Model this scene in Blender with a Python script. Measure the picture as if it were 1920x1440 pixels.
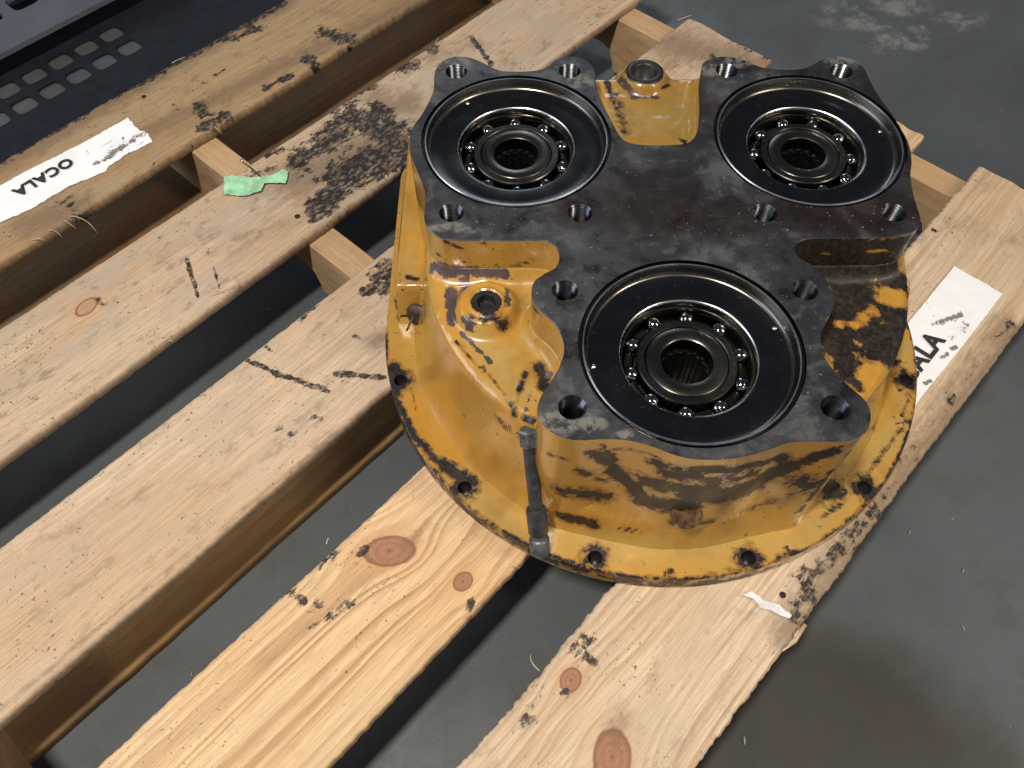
import bpy, bmesh, math, random
import numpy as np
from mathutils import Matrix, Vector
from mathutils.geometry import delaunay_2d_cdt

random.seed(7)
np.random.seed(7)
sc = bpy.context.scene
for o in list(bpy.data.objects):
    bpy.data.objects.remove(o)
COL = sc.collection

# ------------------------------------------------------------------ camera
CAM_H = 0.861                      # metres above the floor
DECK = 0.121                       # top of the pallet's deck boards
R = np.array([[0.67642099, 0.62705425, -0.38633873],
              [-0.73651193, 0.57432522, -0.35735236],
              [-0.00219524, 0.52626373, 0.85031857]])
FPX = 1559.7
cam_d = bpy.data.cameras.new('camera')
cam_d.sensor_width = 36.0
cam_d.lens = FPX / 1920 * 36.0
cam_d.clip_start = 0.02
cam_d.clip_end = 60
cam = bpy.data.objects.new('camera', cam_d)
COL.objects.link(cam)
M = Matrix([list(R[0]) + [0], list(R[1]) + [0], list(R[2]) + [CAM_H], [0, 0, 0, 1]])
cam.matrix_world = M
sc.camera = cam

# ------------------------------------------------------------------ light
w = bpy.data.worlds.new('World')
sc.world = w
w.use_nodes = True
w.node_tree.nodes['Background'].inputs[0].default_value = (0.55, 0.66, 0.85, 1)
w.node_tree.nodes['Background'].inputs[1].default_value = 0.10


def area(name, loc, target, size, power, color, size_y=None):
    d = bpy.data.lights.new(name, 'AREA')
    d.energy = power
    d.color = color
    d.size = size
    if size_y:
        d.shape = 'RECTANGLE'
        d.size_y = size_y
    o = bpy.data.objects.new(name, d)
    COL.objects.link(o)
    o.location = loc
    o.rotation_euler = (Vector(target) - Vector(loc)).to_track_quat('-Z', 'Y').to_euler()
    return o


area('ceiling_or_fill_lamp', (-0.52, 0.20, 2.3), (0.15, 0.3, 0.1), 0.15, 60, (1.0, 0.91, 0.78), 0.30)
area('open_door_light', (-2.3, 2.7, 1.7), (0.4, 0.3, 0.1), 2.2, 46, (0.78, 0.88, 1.0), 1.6)
area('ceiling_or_fill_lamp', (1.4, -2.4, 2.8), (0.4, 0.3, 0.1), 0.5, 66, (1.0, 0.88, 0.70), 1.8)  # added soft fill from the front, stands in for bounce under the boards
area('far_rim_light', (3.9, 3.2, 2.0), (0.5, 0.3, 0.1), 1.4, 20, (0.80, 0.90, 1.0), 1.6)  # added cool panel behind the housing, for highlights on the bore rims

vs = sc.view_settings
vs.view_transform = 'Standard'
vs.look = 'None'
vs.exposure = 0.0
vs.gamma = 1.0
vs.use_curve_mapping = False
sc.render.engine = 'CYCLES'


# ------------------------------------------------------------------ pixel <-> place helpers
def ray(px, py):
    return R @ np.array([px - 960.0, -(py - 720.0), -FPX])


def un(px, py, z):
    r = ray(px, py)
    t = (z - CAM_H) / r[2]
    return np.array([r[0] * t, r[1] * t, z])


def sstep(a, b, x):
    t = np.clip((x - a) / (b - a), 0, 1)
    return t * t * (3 - 2 * t)


# ------------------------------------------------------------------ node helper
class NT:
    def __init__(self, name):
        self.mat = bpy.data.materials.new(name)
        self.mat.use_nodes = True
        self.t = self.mat.node_tree
        self.t.nodes.clear()
        self.out = self.t.nodes.new('ShaderNodeOutputMaterial')
        self.bsdf = self.t.nodes.new('ShaderNodeBsdfPrincipled')
        self.t.links.new(self.bsdf.outputs[0], self.out.inputs[0])
        self.co = self.node('ShaderNodeTexCoord').outputs['Object']

    def node(self, typ, **props):
        n = self.t.nodes.new(typ)
        for k, v in props.items():
            setattr(n, k, v)
        return n

    def put(self, sock, v):
        if v is None:
            return
        if isinstance(v, bpy.types.NodeSocket):
            self.t.links.new(v, sock)
        else:
            if isinstance(v, (tuple, list)) and len(v) == 3 and sock.type == 'RGBA':
                v = (*v, 1)
            sock.default_value = v

    def m(self, op, a, b=None, c=None, clamp=False):
        n = self.node('ShaderNodeMath', operation=op, use_clamp=clamp)
        self.put(n.inputs[0], a)
        self.put(n.inputs[1], b)
        self.put(n.inputs[2], c)
        return n.outputs[0]

    def ss(self, x, a, b, lo=0.0, hi=1.0):
        n = self.node('ShaderNodeMapRange', interpolation_type='SMOOTHSTEP')
        for i, v in enumerate((x, a, b, lo, hi)):
            self.put(n.inputs[i], v)
        return n.outputs[0]

    def lin(self, x, a, b, lo=0.0, hi=1.0):
        n = self.node('ShaderNodeMapRange')
        for i, v in enumerate((x, a, b, lo, hi)):
            self.put(n.inputs[i], v)
        return n.outputs[0]

    def mp(self, vec, loc=(0, 0, 0), rot=(0, 0, 0), scale=(1, 1, 1), typ='POINT'):
        n = self.node('ShaderNodeMapping', vector_type=typ)
        self.put(n.inputs[0], vec)
        n.inputs['Location'].default_value = loc
        n.inputs['Rotation'].default_value = rot
        n.inputs['Scale'].default_value = scale
        return n.outputs[0]

    def noise(self, vec, scale, detail=3, rough=0.55, dist=0.0, color=False):
        n = self.node('ShaderNodeTexNoise')
        self.put(n.inputs['Vector'], vec)
        n.inputs['Scale'].default_value = scale
        n.inputs['Detail'].default_value = detail
        n.inputs['Roughness'].default_value = rough
        n.inputs['Distortion'].default_value = dist
        return n.outputs[1 if color else 0]

    def vor(self, vec, scale, feature='F1', rnd=1.0):
        n = self.node('ShaderNodeTexVoronoi', feature=feature)
        self.put(n.inputs['Vector'], vec)
        n.inputs['Scale'].default_value = scale
        n.inputs['Randomness'].default_value = rnd
        return n.outputs[0]

    def mix(self, f, a, b, mode='MIX'):
        n = self.node('ShaderNodeMix', data_type='RGBA', blend_type=mode)
        self.put(n.inputs[0], f)
        self.put(n.inputs[6], a)
        self.put(n.inputs[7], b)
        return n.outputs[2]

    def sep(self, vec):
        n = self.node('ShaderNodeSeparateXYZ')
        self.put(n.inputs[0], vec)
        return n.outputs

    def comb(self, x, y, z):
        n = self.node('ShaderNodeCombineXYZ')
        for i, v in enumerate((x, y, z)):
            self.put(n.inputs[i], v)
        return n.outputs[0]

    def vadd(self, a, b):
        n = self.node('ShaderNodeVectorMath', operation='ADD')
        self.put(n.inputs[0], a)
        self.put(n.inputs[1], b)
        return n.outputs[0]

    def length(self, a):
        n = self.node('ShaderNodeVectorMath', operation='LENGTH')
        self.put(n.inputs[0], a)
        return n.outputs[1]

    def attr(self, name):
        return self.node('ShaderNodeAttribute', attribute_name=name).outputs['Fac']

    def warp(self, vec, scale, amp, detail=3):
        c = self.noise(vec, scale, detail, color=True)
        n = self.node('ShaderNodeVectorMath', operation='MULTIPLY_ADD')
        self.put(n.inputs[0], c)
        n.inputs[1].default_value = (amp, amp, amp)
        off = self.node('ShaderNodeVectorMath', operation='SUBTRACT')
        self.put(off.inputs[0], vec)
        off.inputs[1].default_value = (amp / 2, amp / 2, amp / 2)
        self.put(n.inputs[2], off.outputs[0])
        return n.outputs[0]

    def blob(self, vec, x, y, rx, ry, ang=0.0, soft=0.25):
        mpd = self.mp(vec, (x, y, 0), (0, 0, ang), (rx, ry, 1000.0), 'TEXTURE')
        return self.ss(self.length(mpd), 1.0 + soft, 1.0 - soft)

    def bump(self, h, strength=0.3, dist=0.001):
        n = self.node('ShaderNodeBump')
        n.inputs['Strength'].default_value = strength
        n.inputs['Distance'].default_value = dist
        self.put(n.inputs['Height'], h)
        self.put(self.bsdf.inputs['Normal'], n.outputs[0])

    def done(self, color=None, rough=None, metal=None, spec=None, coat=None, coat_rough=None):
        b = self.bsdf.inputs
        self.put(b['Base Color'], color)
        self.put(b['Roughness'], rough)
        self.put(b['Metallic'], metal)
        self.put(b['Specular IOR Level'], spec)
        self.put(b['Coat Weight'], coat)
        self.put(b['Coat Roughness'], coat_rough)
        return self.mat


# ------------------------------------------------------------------ mesh helpers
def link(name, me, mats, parent=None, loc=None, rot=None):
    o = bpy.data.objects.new(name, me)
    COL.objects.link(o)
    if mats is not None:
        for mt in (mats if isinstance(mats, (list, tuple)) else [mats]):
            me.materials.append(mt)
    if parent:
        o.parent = parent
    if loc is not None:
        o.location = loc
    if rot is not None:
        o.rotation_euler = rot
    return o


def mesh(name, V, F, smooth=True):
    me = bpy.data.meshes.new(name)
    me.from_pydata([tuple(map(float, v)) for v in V], [], F)
    me.update()
    if smooth:
        me.polygons.foreach_set('use_smooth', [True] * len(me.polygons))
    return me


def empty(name, loc, rz=0.0):
    o = bpy.data.objects.new(name, None)
    o.empty_display_size = 0.05
    COL.objects.link(o)
    o.location = loc
    o.rotation_euler = (0, 0, rz)
    return o


def tag(o, label, cat, group=None):
    o['label'] = label
    o['category'] = cat
    if group:
        o['group'] = group
    return o


def lathe(profile, seg=64, close=False, cx=0, cy=0):
    """profile [(r,z)...] top to bottom / outside to inside"""
    V, F = [], []
    n = len(profile)
    for r, z in profile:
        for k in range(seg):
            a = 2 * math.pi * k / seg
            V.append((cx + r * math.cos(a), cy + r * math.sin(a), z))
    rng = n if close else n - 1
    for i in range(rng):
        j = (i + 1) % n
        for k in range(seg):
            k2 = (k + 1) % seg
            F.append((i * seg + k, j * seg + k, j * seg + k2, i * seg + k2))
    return V, F


def sharp(me, deg=40):
    try:
        me.set_sharp_from_angle(angle=math.radians(deg))
    except Exception:
        pass


def tube(pts, radii, seg=8, cap=True):
    V, F = [], []
    P = [Vector(p) for p in pts]
    prev = None
    for i, p in enumerate(P):
        d = (P[min(i + 1, len(P) - 1)] - P[max(i - 1, 0)]).normalized()
        if prev is None:
            a = d.orthogonal().normalized()
        else:
            a = (prev - d * prev.dot(d)).normalized()
        prev = a
        b = d.cross(a)
        r = radii[i] if isinstance(radii, (list, tuple)) else radii
        for k in range(seg):
            t = 2 * math.pi * k / seg
            V.append(p + a * (r * math.cos(t)) + b * (r * math.sin(t)))
    for i in range(len(P) - 1):
        for k in range(seg):
            k2 = (k + 1) % seg
            F.append((i * seg + k, i * seg + k2, (i + 1) * seg + k2, (i + 1) * seg + k))
    if cap:
        F.append(tuple(reversed(range(seg))))
        F.append(tuple((len(P) - 1) * seg + k for k in range(seg)))
    return V, F


def catmull(pts, sub=4):
    P = np.array(pts, float)
    n = len(P)
    out = []
    for i in range(n):
        p0, p1, p2, p3 = P[i - 1], P[i], P[(i + 1) % n], P[(i + 2) % n]
        for s in range(sub):
            t = s / sub
            out.append(0.5 * ((2 * p1) + (-p0 + p2) * t + (2 * p0 - 5 * p1 + 4 * p2 - p3) * t * t + (-p0 + 3 * p1 - 3 * p2 + p3) * t ** 3))
    return np.array(out)


def poly_sd(P, X, Y):
    """signed distance (negative inside) of points to closed polygon P"""
    d = np.full(X.shape, 1e9)
    ins = np.zeros(X.shape, bool)
    n = len(P)
    for i in range(n):
        ax, ay = P[i - 1]
        bx, by = P[i]
        ex, ey = bx - ax, by - ay
        L = ex * ex + ey * ey
        if L < 1e-14:
            continue
        t = np.clip(((X - ax) * ex + (Y - ay) * ey) / L, 0, 1)
        dd = (X - ax - ex * t) ** 2 + (Y - ay - ey * t) ** 2
        d = np.minimum(d, dd)
        c = ((ay > Y) != (by > Y)) & (X < (bx - ax) * (Y - ay) / (by - ay + 1e-18) + ax)
        ins ^= c
    d = np.sqrt(d)
    return np.where(ins, -d, d)


def vnoise(X, Y, s, seed=0):
    """cheap smooth value noise"""
    rs = np.random.RandomState(seed)
    T = rs.rand(64, 64)
    x, y = X * s, Y * s
    xi, yi = np.floor(x).astype(int), np.floor(y).astype(int)
    fx, fy = x - xi, y - yi
    fx = fx * fx * (3 - 2 * fx)
    fy = fy * fy * (3 - 2 * fy)
    g = lambda a, b: T[a % 64, b % 64]
    return (g(xi, yi) * (1 - fx) + g(xi + 1, yi) * fx) * (1 - fy) + (g(xi, yi + 1) * (1 - fx) + g(xi + 1, yi + 1) * fx) * fy


def add_attr(me, name, vals):
    a = me.attributes.new(name, 'FLOAT', 'POINT')
    a.data.foreach_set('value', np.asarray(vals, dtype=np.float32))


def capsule_mask(P, strokes):
    """P (n,3); strokes [(a,b,r,strength)] -> soft mask (0.5 at the radius)"""
    out = np.zeros(len(P))
    for a, b, r, s in strokes:
        a, b = np.asarray(a, float), np.asarray(b, float)
        e = b - a
        L = max(e @ e, 1e-12)
        t = np.clip(((P - a) @ e) / L, 0, 1)
        d = np.linalg.norm(P - a - t[:, None] * e, axis=1)
        out = np.maximum(out, s * np.clip(1.0 - 0.5 * d / r, 0, 1))
    return out


# ------------------------------------------------------------------ materials
def wood(name, early, late, freq=160, line=0.6, knots=(), weather=(0.36, 0.30, 0.24), wamt=0.35, seed=0.0,
         specks=0.5, warp=0.012, dirt=(0.016, 0.015, 0.016), knot_a=0.92):
    N = NT(name)
    co = N.co
    s = N.sep(co)
    x, y = s[0], s[1]
    cs = N.mp(co, (seed, seed * 1.7, seed * 0.3))
    n1 = N.noise(N.mp(cs, scale=(1.6, 7, 3)), 1.0, 2)
    yy = N.m('MULTIPLY_ADD', N.m('SUBTRACT', n1, 0.5), warp, y)
    kmask = None
    kd = None
    krim = None
    halo = None
    for kx, ky, rx, ry, ang in knots:
        d = N.length(N.mp(co, (kx, ky, 0), (0, 0, ang), (rx, ry, 1000), 'TEXTURE'))
        d = N.m('ADD', d, N.m('MULTIPLY', N.m('SUBTRACT', N.noise(cs, 160, 2), 0.5), 0.16))
        e = N.m('POWER', 2.718, N.m('MULTIPLY', N.m('MULTIPLY', d, d), -0.16))
        yy = N.m('SUBTRACT', yy, N.m('MULTIPLY', N.m('MULTIPLY', N.m('SUBTRACT', y, ky), e), 0.92))
        kd = d if kd is None else N.m('MINIMUM', kd, d)
        km = N.ss(d, 1.04, 0.96)
        kr = N.m('MULTIPLY', N.ss(d, 0.78, 1.0), N.ss(d, 1.22, 1.04))
        kh = N.ss(d, 2.6, 1.0)
        kmask = km if kmask is None else N.m('MAXIMUM', kmask, km)
        krim = kr if krim is None else N.m('MAXIMUM', krim, kr)
        halo = kh if halo is None else N.m('MAXIMUM', halo, kh)
    slow = N.noise(N.comb(N.m('MULTIPLY', x, 0.35), N.m('MULTIPLY', yy, 26.0), seed), 1.0, 2)
    g = N.m('ADD', N.m('MULTIPLY', yy, freq), N.m('MULTIPLY', slow, 5.0))
    fr = N.m('FRACT', g)
    ln = N.m('MULTIPLY', N.ss(fr, 0.25, 0.9), N.ss(fr, 1.0, 0.90))
    patch = N.ss(N.noise(N.mp(cs, scale=(2.2, 13, 1)), 1.0, 2), 0.35, 0.62, 0.25, 1.0)
    lnf = N.m('MULTIPLY', N.m('MULTIPLY', ln, patch), line)
    col = N.mix(lnf, early, late)
    # broad tone drift
    tone = N.noise(N.mp(cs, scale=(3.0, 14, 4)), 1.0, 4)
    col = N.mix(N.ss(tone, 0.36, 0.66, 0.0, 0.55), col, (early[0] * 0.80, early[1] * 0.68, early[2] * 0.52))
    fib = N.noise(N.mp(cs, scale=(30, 900, 60)), 1.0, 3)
    col = N.mix(0.55, col, N.mix(N.ss(fib, 0.25, 0.75), (0.50, 0.47, 0.45), (1.12, 1.12, 1.12)), 'MULTIPLY')
    # weathering
    wn = N.noise(N.mp(cs, scale=(7, 24, 7)), 1.0, 5, 0.62)
    col = N.mix(N.ss(wn, 0.42, 0.68, 0.0, wamt), col, weather)
    wn2 = N.noise(N.mp(cs, scale=(30, 60, 30)), 1.0, 5, 0.7)
    col = N.mix(N.ss(wn2, 0.54, 0.70, 0.0, wamt * 0.9), col, (weather[0] * 0.55, weather[1] * 0.52, weather[2] * 0.5))
    if knots:
        col = N.mix(N.m('MULTIPLY', halo, 0.22), col, (0.50, 0.24, 0.08))
        col = N.mix(N.m('MULTIPLY', krim, 0.85), col, (0.16, 0.065, 0.03))
        kr2 = N.ss(N.m('SINE', N.m('MULTIPLY', N.m('ADD', kd, N.m('MULTIPLY', N.noise(cs, 90, 3), 0.35)), 15.0)), -1.0, 1.0, 0.65, 1.0)
        kc = N.mix(N.m('MULTIPLY', N.noise(N.mp(co, scale=(260, 400, 1)), 1.0, 4, 0.7), kr2), (0.19, 0.085, 0.048), (0.40, 0.205, 0.125))
        kc = N.mix(N.ss(kd, 0.16, 0.04, 0, 0.8), kc, (0.13, 0.055, 0.035))
        col = N.mix(N.m('MULTIPLY', kmask, knot_a), col, kc)
    # small specks and scratches
    fs = N.noise(cs, 420, 4, 0.7)
    col = N.mix(N.ss(fs, 0.55, 0.72, 0, 0.30), col, (0.20, 0.15, 0.11))
    sp = N.noise(cs, 260, 2, 0.5)
    spm = N.m('MULTIPLY', N.ss(sp, 0.66, 0.70), N.ss(N.noise(cs, 14, 2), 0.42, 0.60))
    col = N.mix(N.m('MULTIPLY', spm, specks), col, (0.03, 0.026, 0.024))
    # grime laid down by hand (attribute) with ragged edges
    gr = N.attr('grime')
    gn = N.noise(N.warp(N.mp(cs, scale=(60, 95, 60)), 1.2, 0.8, 2), 1.0, 8, 0.70)
    gm = N.m('MULTIPLY', N.ss(N.m('ADD', gr, N.m('MULTIPLY', N.m('SUBTRACT', gn, 0.5), 2.1)), 0.44, 0.60), N.ss(gr, 0.02, 0.12))
    st = N.attr('stain')
    sm = N.ss(N.m('ADD', st, N.m('MULTIPLY', N.m('SUBTRACT', gn, 0.5), 0.8)), 0.30, 0.75)
    sm = N.m('MULTIPLY', sm, N.ss(st, 0.02, 0.14))
    col = N.mix(N.m('MULTIPLY', sm, 0.72), col, (0.16, 0.105, 0.065))
    gthin = N.noise(N.mp(cs, scale=(140, 220, 60)), 1.0, 4, 0.65)
    gm2 = N.m('MULTIPLY', gm, N.ss(gthin, 0.33, 0.55, 0.35, 0.97))
    col = N.mix(gm2, col, dirt)
    hgt = N.m('ADD', N.m('MULTIPLY', lnf, -0.5), N.m('ADD', N.m('MULTIPLY', fib, 0.5), N.m('MULTIPLY', wn2, 0.9)))
    N.bump(hgt, 0.45, 0.0009)
    rough = N.m('SUBTRACT', 0.78, N.m('MULTIPLY', gm2, 0.28))
    return N.done(col, rough, spec=0.35)


def plain(name, col, rough=0.5, metal=0.0, var=0.25, scale=80, bump=0.15, spec=None):
    N = NT(name)
    n = N.noise(N.co, scale, 4, 0.6)
    c = N.mix(N.ss(n, 0.3, 0.7), tuple(v * (1 - var) for v in col), tuple(min(1, v * (1 + var)) for v in col))
    N.bump(n, bump, 0.0006)
    r = N.m('ADD', rough - 0.08, N.m('MULTIPLY', N.noise(N.co, scale * 0.6, 3), 0.16))
    return N.done(c, r, metal, spec)


def floor_mat():
    N = NT('concrete')
    co = N.co
    n1 = N.noise(co, 2.2, 5, 0.6)
    n2 = N.noise(co, 14, 5, 0.65)
    n3 = N.noise(co, 260, 3, 0.6)
    c = N.mix(N.ss(n1, 0.35, 0.68), (0.058, 0.069, 0.079), (0.088, 0.102, 0.114))
    c = N.mix(N.ss(n2, 0.42, 0.72, 0.0, 0.55), c, (0.062, 0.056, 0.048))
    c = N.mix(N.ss(n3, 0.55, 0.75, 0, 0.35), c, (0.13, 0.135, 0.14))
    wv = N.warp(co, 18, 0.05, 4)
    pale = N.m('MAXIMUM', N.blob(wv, *PALE[0]), N.blob(wv, *PALE[1]))
    pale = N.m('MULTIPLY', pale, N.ss(N.noise(N.warp(co, 14, 0.06, 4), 22, 6, 0.7), 0.42, 0.66))
    c = N.mix(N.m('MULTIPLY', pale, 0.55), c, (0.27, 0.27, 0.26))
    dk = N.blob(N.warp(co, 6, 0.10, 4), *CAST_SHADOW)
    c = N.mix(N.m('MULTIPLY', dk, 0.82), c, (0.026, 0.020, 0.016))  # cast shadow painted dark brown into the concrete colour
    sp = N.m('MULTIPLY', N.ss(N.noise(co, 150, 1, 0.4), 0.80, 0.82), 0.5)
    c = N.mix(sp, c, (0.36, 0.36, 0.34))
    N.bump(N.m('ADD', N.m('MULTIPLY', n3, 0.4), n2), 0.10, 0.002)
    r = N.ss(n2, 0.3, 0.7, 0.42, 0.62)
    return N.done(c, r, spec=0.4)


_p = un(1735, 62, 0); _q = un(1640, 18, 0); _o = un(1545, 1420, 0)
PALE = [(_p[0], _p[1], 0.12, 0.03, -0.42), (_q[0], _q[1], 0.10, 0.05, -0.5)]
CAST_SHADOW = (_o[0], _o[1], 0.17, 0.12, -0.80, 0.35)  # shadow of whoever holds the camera, drawn as a floor patch


def paint_mat():
    """chipped, oily ochre-yellow machine paint; 'grime' and 'bare' come from the mesh"""
    N = NT('machine_yellow_paint')
    co = N.co
    n1 = N.noise(co, 14, 4, 0.55)
    n2 = N.noise(co, 60, 5, 0.65)
    n3 = N.noise(co, 240, 4, 0.65)
    c = N.mix(N.ss(n1, 0.36, 0.64), (0.45, 0.218, 0.028), (0.42, 0.245, 0.052))
    c = N.mix(N.attr('pale'), c, (0.38, 0.265, 0.085))
    c = N.mix(N.m('MULTIPLY', N.blob(N.warp(co, 30, 0.04, 3), 0.0, 0.165, 0.05, 0.075, 0, 0.4), 0.75), c, N.mix(n2, (0.15, 0.105, 0.022), (0.34, 0.21, 0.05)))
    c = N.mix(N.ss(n2, 0.50, 0.72, 0, 0.35), c, (0.30, 0.145, 0.022))
    # thin brown oil film
    film = N.noise(N.mp(co, scale=(16, 16, 9)), 1.0, 5, 0.6)
    c = N.mix(N.ss(film, 0.50, 0.68, 0, 0.50), c, (0.26, 0.125, 0.022))
    dust = N.noise(co, 170, 6, 0.75)
    c = N.mix(N.ss(dust, 0.54, 0.75, 0, 0.35), c, (0.14, 0.085, 0.040))
    g = N.attr('grime')
    gn = N.noise(N.warp(co, 55, 0.016, 3), 95, 8, 0.72)
    gsum = N.m('ADD', g, N.m('MULTIPLY', N.m('SUBTRACT', gn, 0.5), 1.9))
    gm = N.m('MULTIPLY', N.ss(gsum, 0.46, 0.54), N.ss(g, 0.02, 0.12))
    ghalo = N.m('MULTIPLY', N.ss(gsum, 0.12, 0.52), N.ss(g, 0.04, 0.3))
    c = N.mix(N.m('MULTIPLY', ghalo, 0.80), c, (0.12, 0.055, 0.012))
    gc = N.mix(N.ss(n3, 0.35, 0.7), (0.006, 0.005, 0.005), (0.030, 0.020, 0.014))
    # chips scattered anywhere
    ch = N.noise(N.warp(co, 90, 0.008, 2), 120, 4, 0.6)
    chm = N.m('MULTIPLY', N.ss(ch, 0.665, 0.685), N.ss(N.noise(co, 11, 2), 0.46, 0.60))
    gm = N.m('MAXIMUM', gm, chm)
    c = N.mix(gm, c, gc)
    b = N.attr('bare')
    bs = N.m('ADD', b, N.m('MULTIPLY', N.m('SUBTRACT', gn, 0.5), 1.7))
    bm = N.m('MULTIPLY', N.ss(bs, 0.47, 0.52), N.ss(b, 0.04, 0.18))
    c = N.mix(bm, c, N.mix(n2, (0.085, 0.060, 0.062), (0.19, 0.15, 0.15)))
    N.bump(N.m('ADD', N.m('ADD', N.m('MULTIPLY', n2, 0.45), N.m('MULTIPLY', n3, 0.5)), N.m('MULTIPLY', N.m('MAXIMUM', gm, bm), -0.8)), 0.28, 0.0009)
    r = N.m('ADD', N.ss(n2, 0.35, 0.7, 0.24, 0.42), N.m('MULTIPLY', gm, 0.16))
    wet = N.ss(N.noise(co, 9, 3, 0.6), 0.38, 0.60, 0.25, 1.0)
    return N.done(c, r, N.m('MULTIPLY', bm, 0.55), spec=0.5, coat=N.m('MULTIPLY', wet, N.m('SUBTRACT', 1.0, N.m('MULTIPLY', gm, 0.75))), coat_rough=0.12)


def steel_mat():
    """machined, oil-darkened pad face"""
    N = NT('oily_machined_steel')
    co = N.co
    n1 = N.noise(co, 9, 4, 0.6)
    n2 = N.noise(N.warp(co, 14, 0.05, 3), 34, 6, 0.65)
    n3 = N.noise(co, 330, 4, 0.6)
    c = N.mix(N.ss(n1, 0.35, 0.66), (0.036, 0.038, 0.044), (0.080, 0.084, 0.093))
    c = N.mix(N.ss(n2, 0.50, 0.66, 0, 0.75), c, (0.125, 0.127, 0.132))
    c = N.mix(N.ss(n2, 0.46, 0.34, 0, 0.80), c, (0.018, 0.015, 0.015))
    wv = N.warp(co, 55, 0.022, 4)
    brown = None
    for x, y, rx, ry in ((-0.02, 0.015, 0.06, 0.05), (0.05, -0.005, 0.05, 0.025), (0.03, 0.15, 0.025, 0.06), (0.10, 0.205, 0.05, 0.012), (0.16, 0.01, 0.09, 0.035), (0.22, 0.09, 0.03, 0.10), (-0.08, 0.0, 0.03, 0.02)):
        bl = N.blob(wv, x, y, rx, ry, 0, 0.5)
        brown = bl if brown is None else N.m('MAXIMUM', brown, bl)
    c = N.mix(N.m('MULTIPLY', brown, 0.75), c, (0.026, 0.015, 0.014))
    pale = None
    for x, y, rx, ry in ((-0.203, 0.206, 0.020, 0.014), (-0.197, -0.016, 0.022, 0.006), (-0.113, -0.212, 0.018, 0.013), (-0.085, -0.213, 0.012, 0.008),
                         (0.196, 0.212, 0.020, 0.010), (-0.075, 0.180, 0.014, 0.009), (0.055, 0.196, 0.012, 0.010), (-0.060, -0.221, 0.006, 0.004), (0.088, 0.21, 0.016, 0.008)):
        bl = N.blob(wv, x, y, rx, ry, 0, 0.3)
        pale = bl if pale is None else N.m('MAXIMUM', pale, bl)
    pale = N.m('MULTIPLY', pale, N.ss(N.noise(co, 120, 4, 0.7), 0.38, 0.55))
    c = N.mix(N.m('MULTIPLY', pale, 0.75), c, (0.24, 0.225, 0.21))
    grit = N.m('MULTIPLY', N.ss(N.noise(co, 300, 1, 0.4), 0.715, 0.735), N.ss(N.noise(co, 13, 2), 0.40, 0.60))
    c = N.mix(N.m('MULTIPLY', grit, 0.8), c, (0.30, 0.28, 0.26))
    s1 = N.ss(N.noise(N.mp(co, rot=(0, 0, 1.1), scale=(14, 700, 1)), 1.0, 2), 0.72, 0.76)
    s2 = N.ss(N.noise(N.mp(co, rot=(0, 0, -0.4), scale=(18, 800, 1)), 1.0, 2), 0.73, 0.77)
    c = N.mix(N.m('MULTIPLY', N.m('MAXIMUM', s1, s2), 0.55), c, (0.19, 0.18, 0.175))
    scr = N.noise(N.mp(co, rot=(0, 0, 0.5), scale=(40, 900, 1)), 1.0, 3, 0.6)
    N.bump(N.m('ADD', N.m('ADD', N.m('MULTIPLY', n3, 0.5), N.m('MULTIPLY', n2, 0.5)), N.m('MULTIPLY', scr, 0.35)), 0.22, 0.0007)
    r = N.m('ADD', N.ss(n2, 0.35, 0.65, 0.30, 0.50), N.m('MULTIPLY', pale, 0.12))
    return N.done(c, r, 0.55, spec=0.5)


def bore_mat(name, col, rough, metal=1.0, mott=0.25, bmp=0.10):
    N = NT(name)
    n2 = N.noise(N.co, 90, 4, 0.6)
    n3 = N.noise(N.co, 420, 3, 0.6)
    dots = N.ss(N.noise(N.co, 300, 1, 0.4), 0.735, 0.75)
    big = N.noise(N.co, 16, 3, 0.5)
    c = N.mix(N.ss(n2, 0.35, 0.7), tuple(v * (1 - mott) for v in col), tuple(v * (1 + mott) for v in col))
    c = N.mix(dots, c, (0.30, 0.29, 0.27))
    N.bump(N.m('ADD', N.m('MULTIPLY', big, 0.8), N.m('MULTIPLY', n3, 0.12)), bmp, 0.0006)
    r = N.ss(big, 0.3, 0.7, rough * 0.8, rough * 1.3)
    return N.done(c, r, metal)


def label_mat(seed):
    N = NT('white_tape')
    cs = N.mp(N.co, (seed, seed, 0))
    n = N.noise(N.warp(cs, 60, 0.02, 3), 75, 6, 0.7)
    g = N.attr('grime')
    gm = N.m('MULTIPLY', N.ss(N.m('ADD', g, N.m('MULTIPLY', N.m('SUBTRACT', n, 0.5), 1.1)), 0.50, 0.58), N.ss(g, 0.03, 0.14))
    c = N.mix(N.ss(N.noise(cs, 25, 4), 0.4, 0.75, 0, 0.4), (0.80, 0.82, 0.88), (0.66, 0.67, 0.71))
    c = N.mix(N.m('MULTIPLY', gm, 0.85), c, (0.10, 0.078, 0.062))
    cr = N.m('MULTIPLY', N.ss(N.noise(N.mp(cs, rot=(0, 0, 0.7), scale=(30, 260, 1)), 1.0, 2), 0.70, 0.74), N.ss(g, 0.02, 0.10))
    c = N.mix(N.m('MULTIPLY', cr, 0.8), c, (0.12, 0.11, 0.11))
    N.bump(N.noise(cs, 120, 4, 0.7), 0.25, 0.001)
    return N.done(c, 0.55, spec=0.4)


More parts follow.
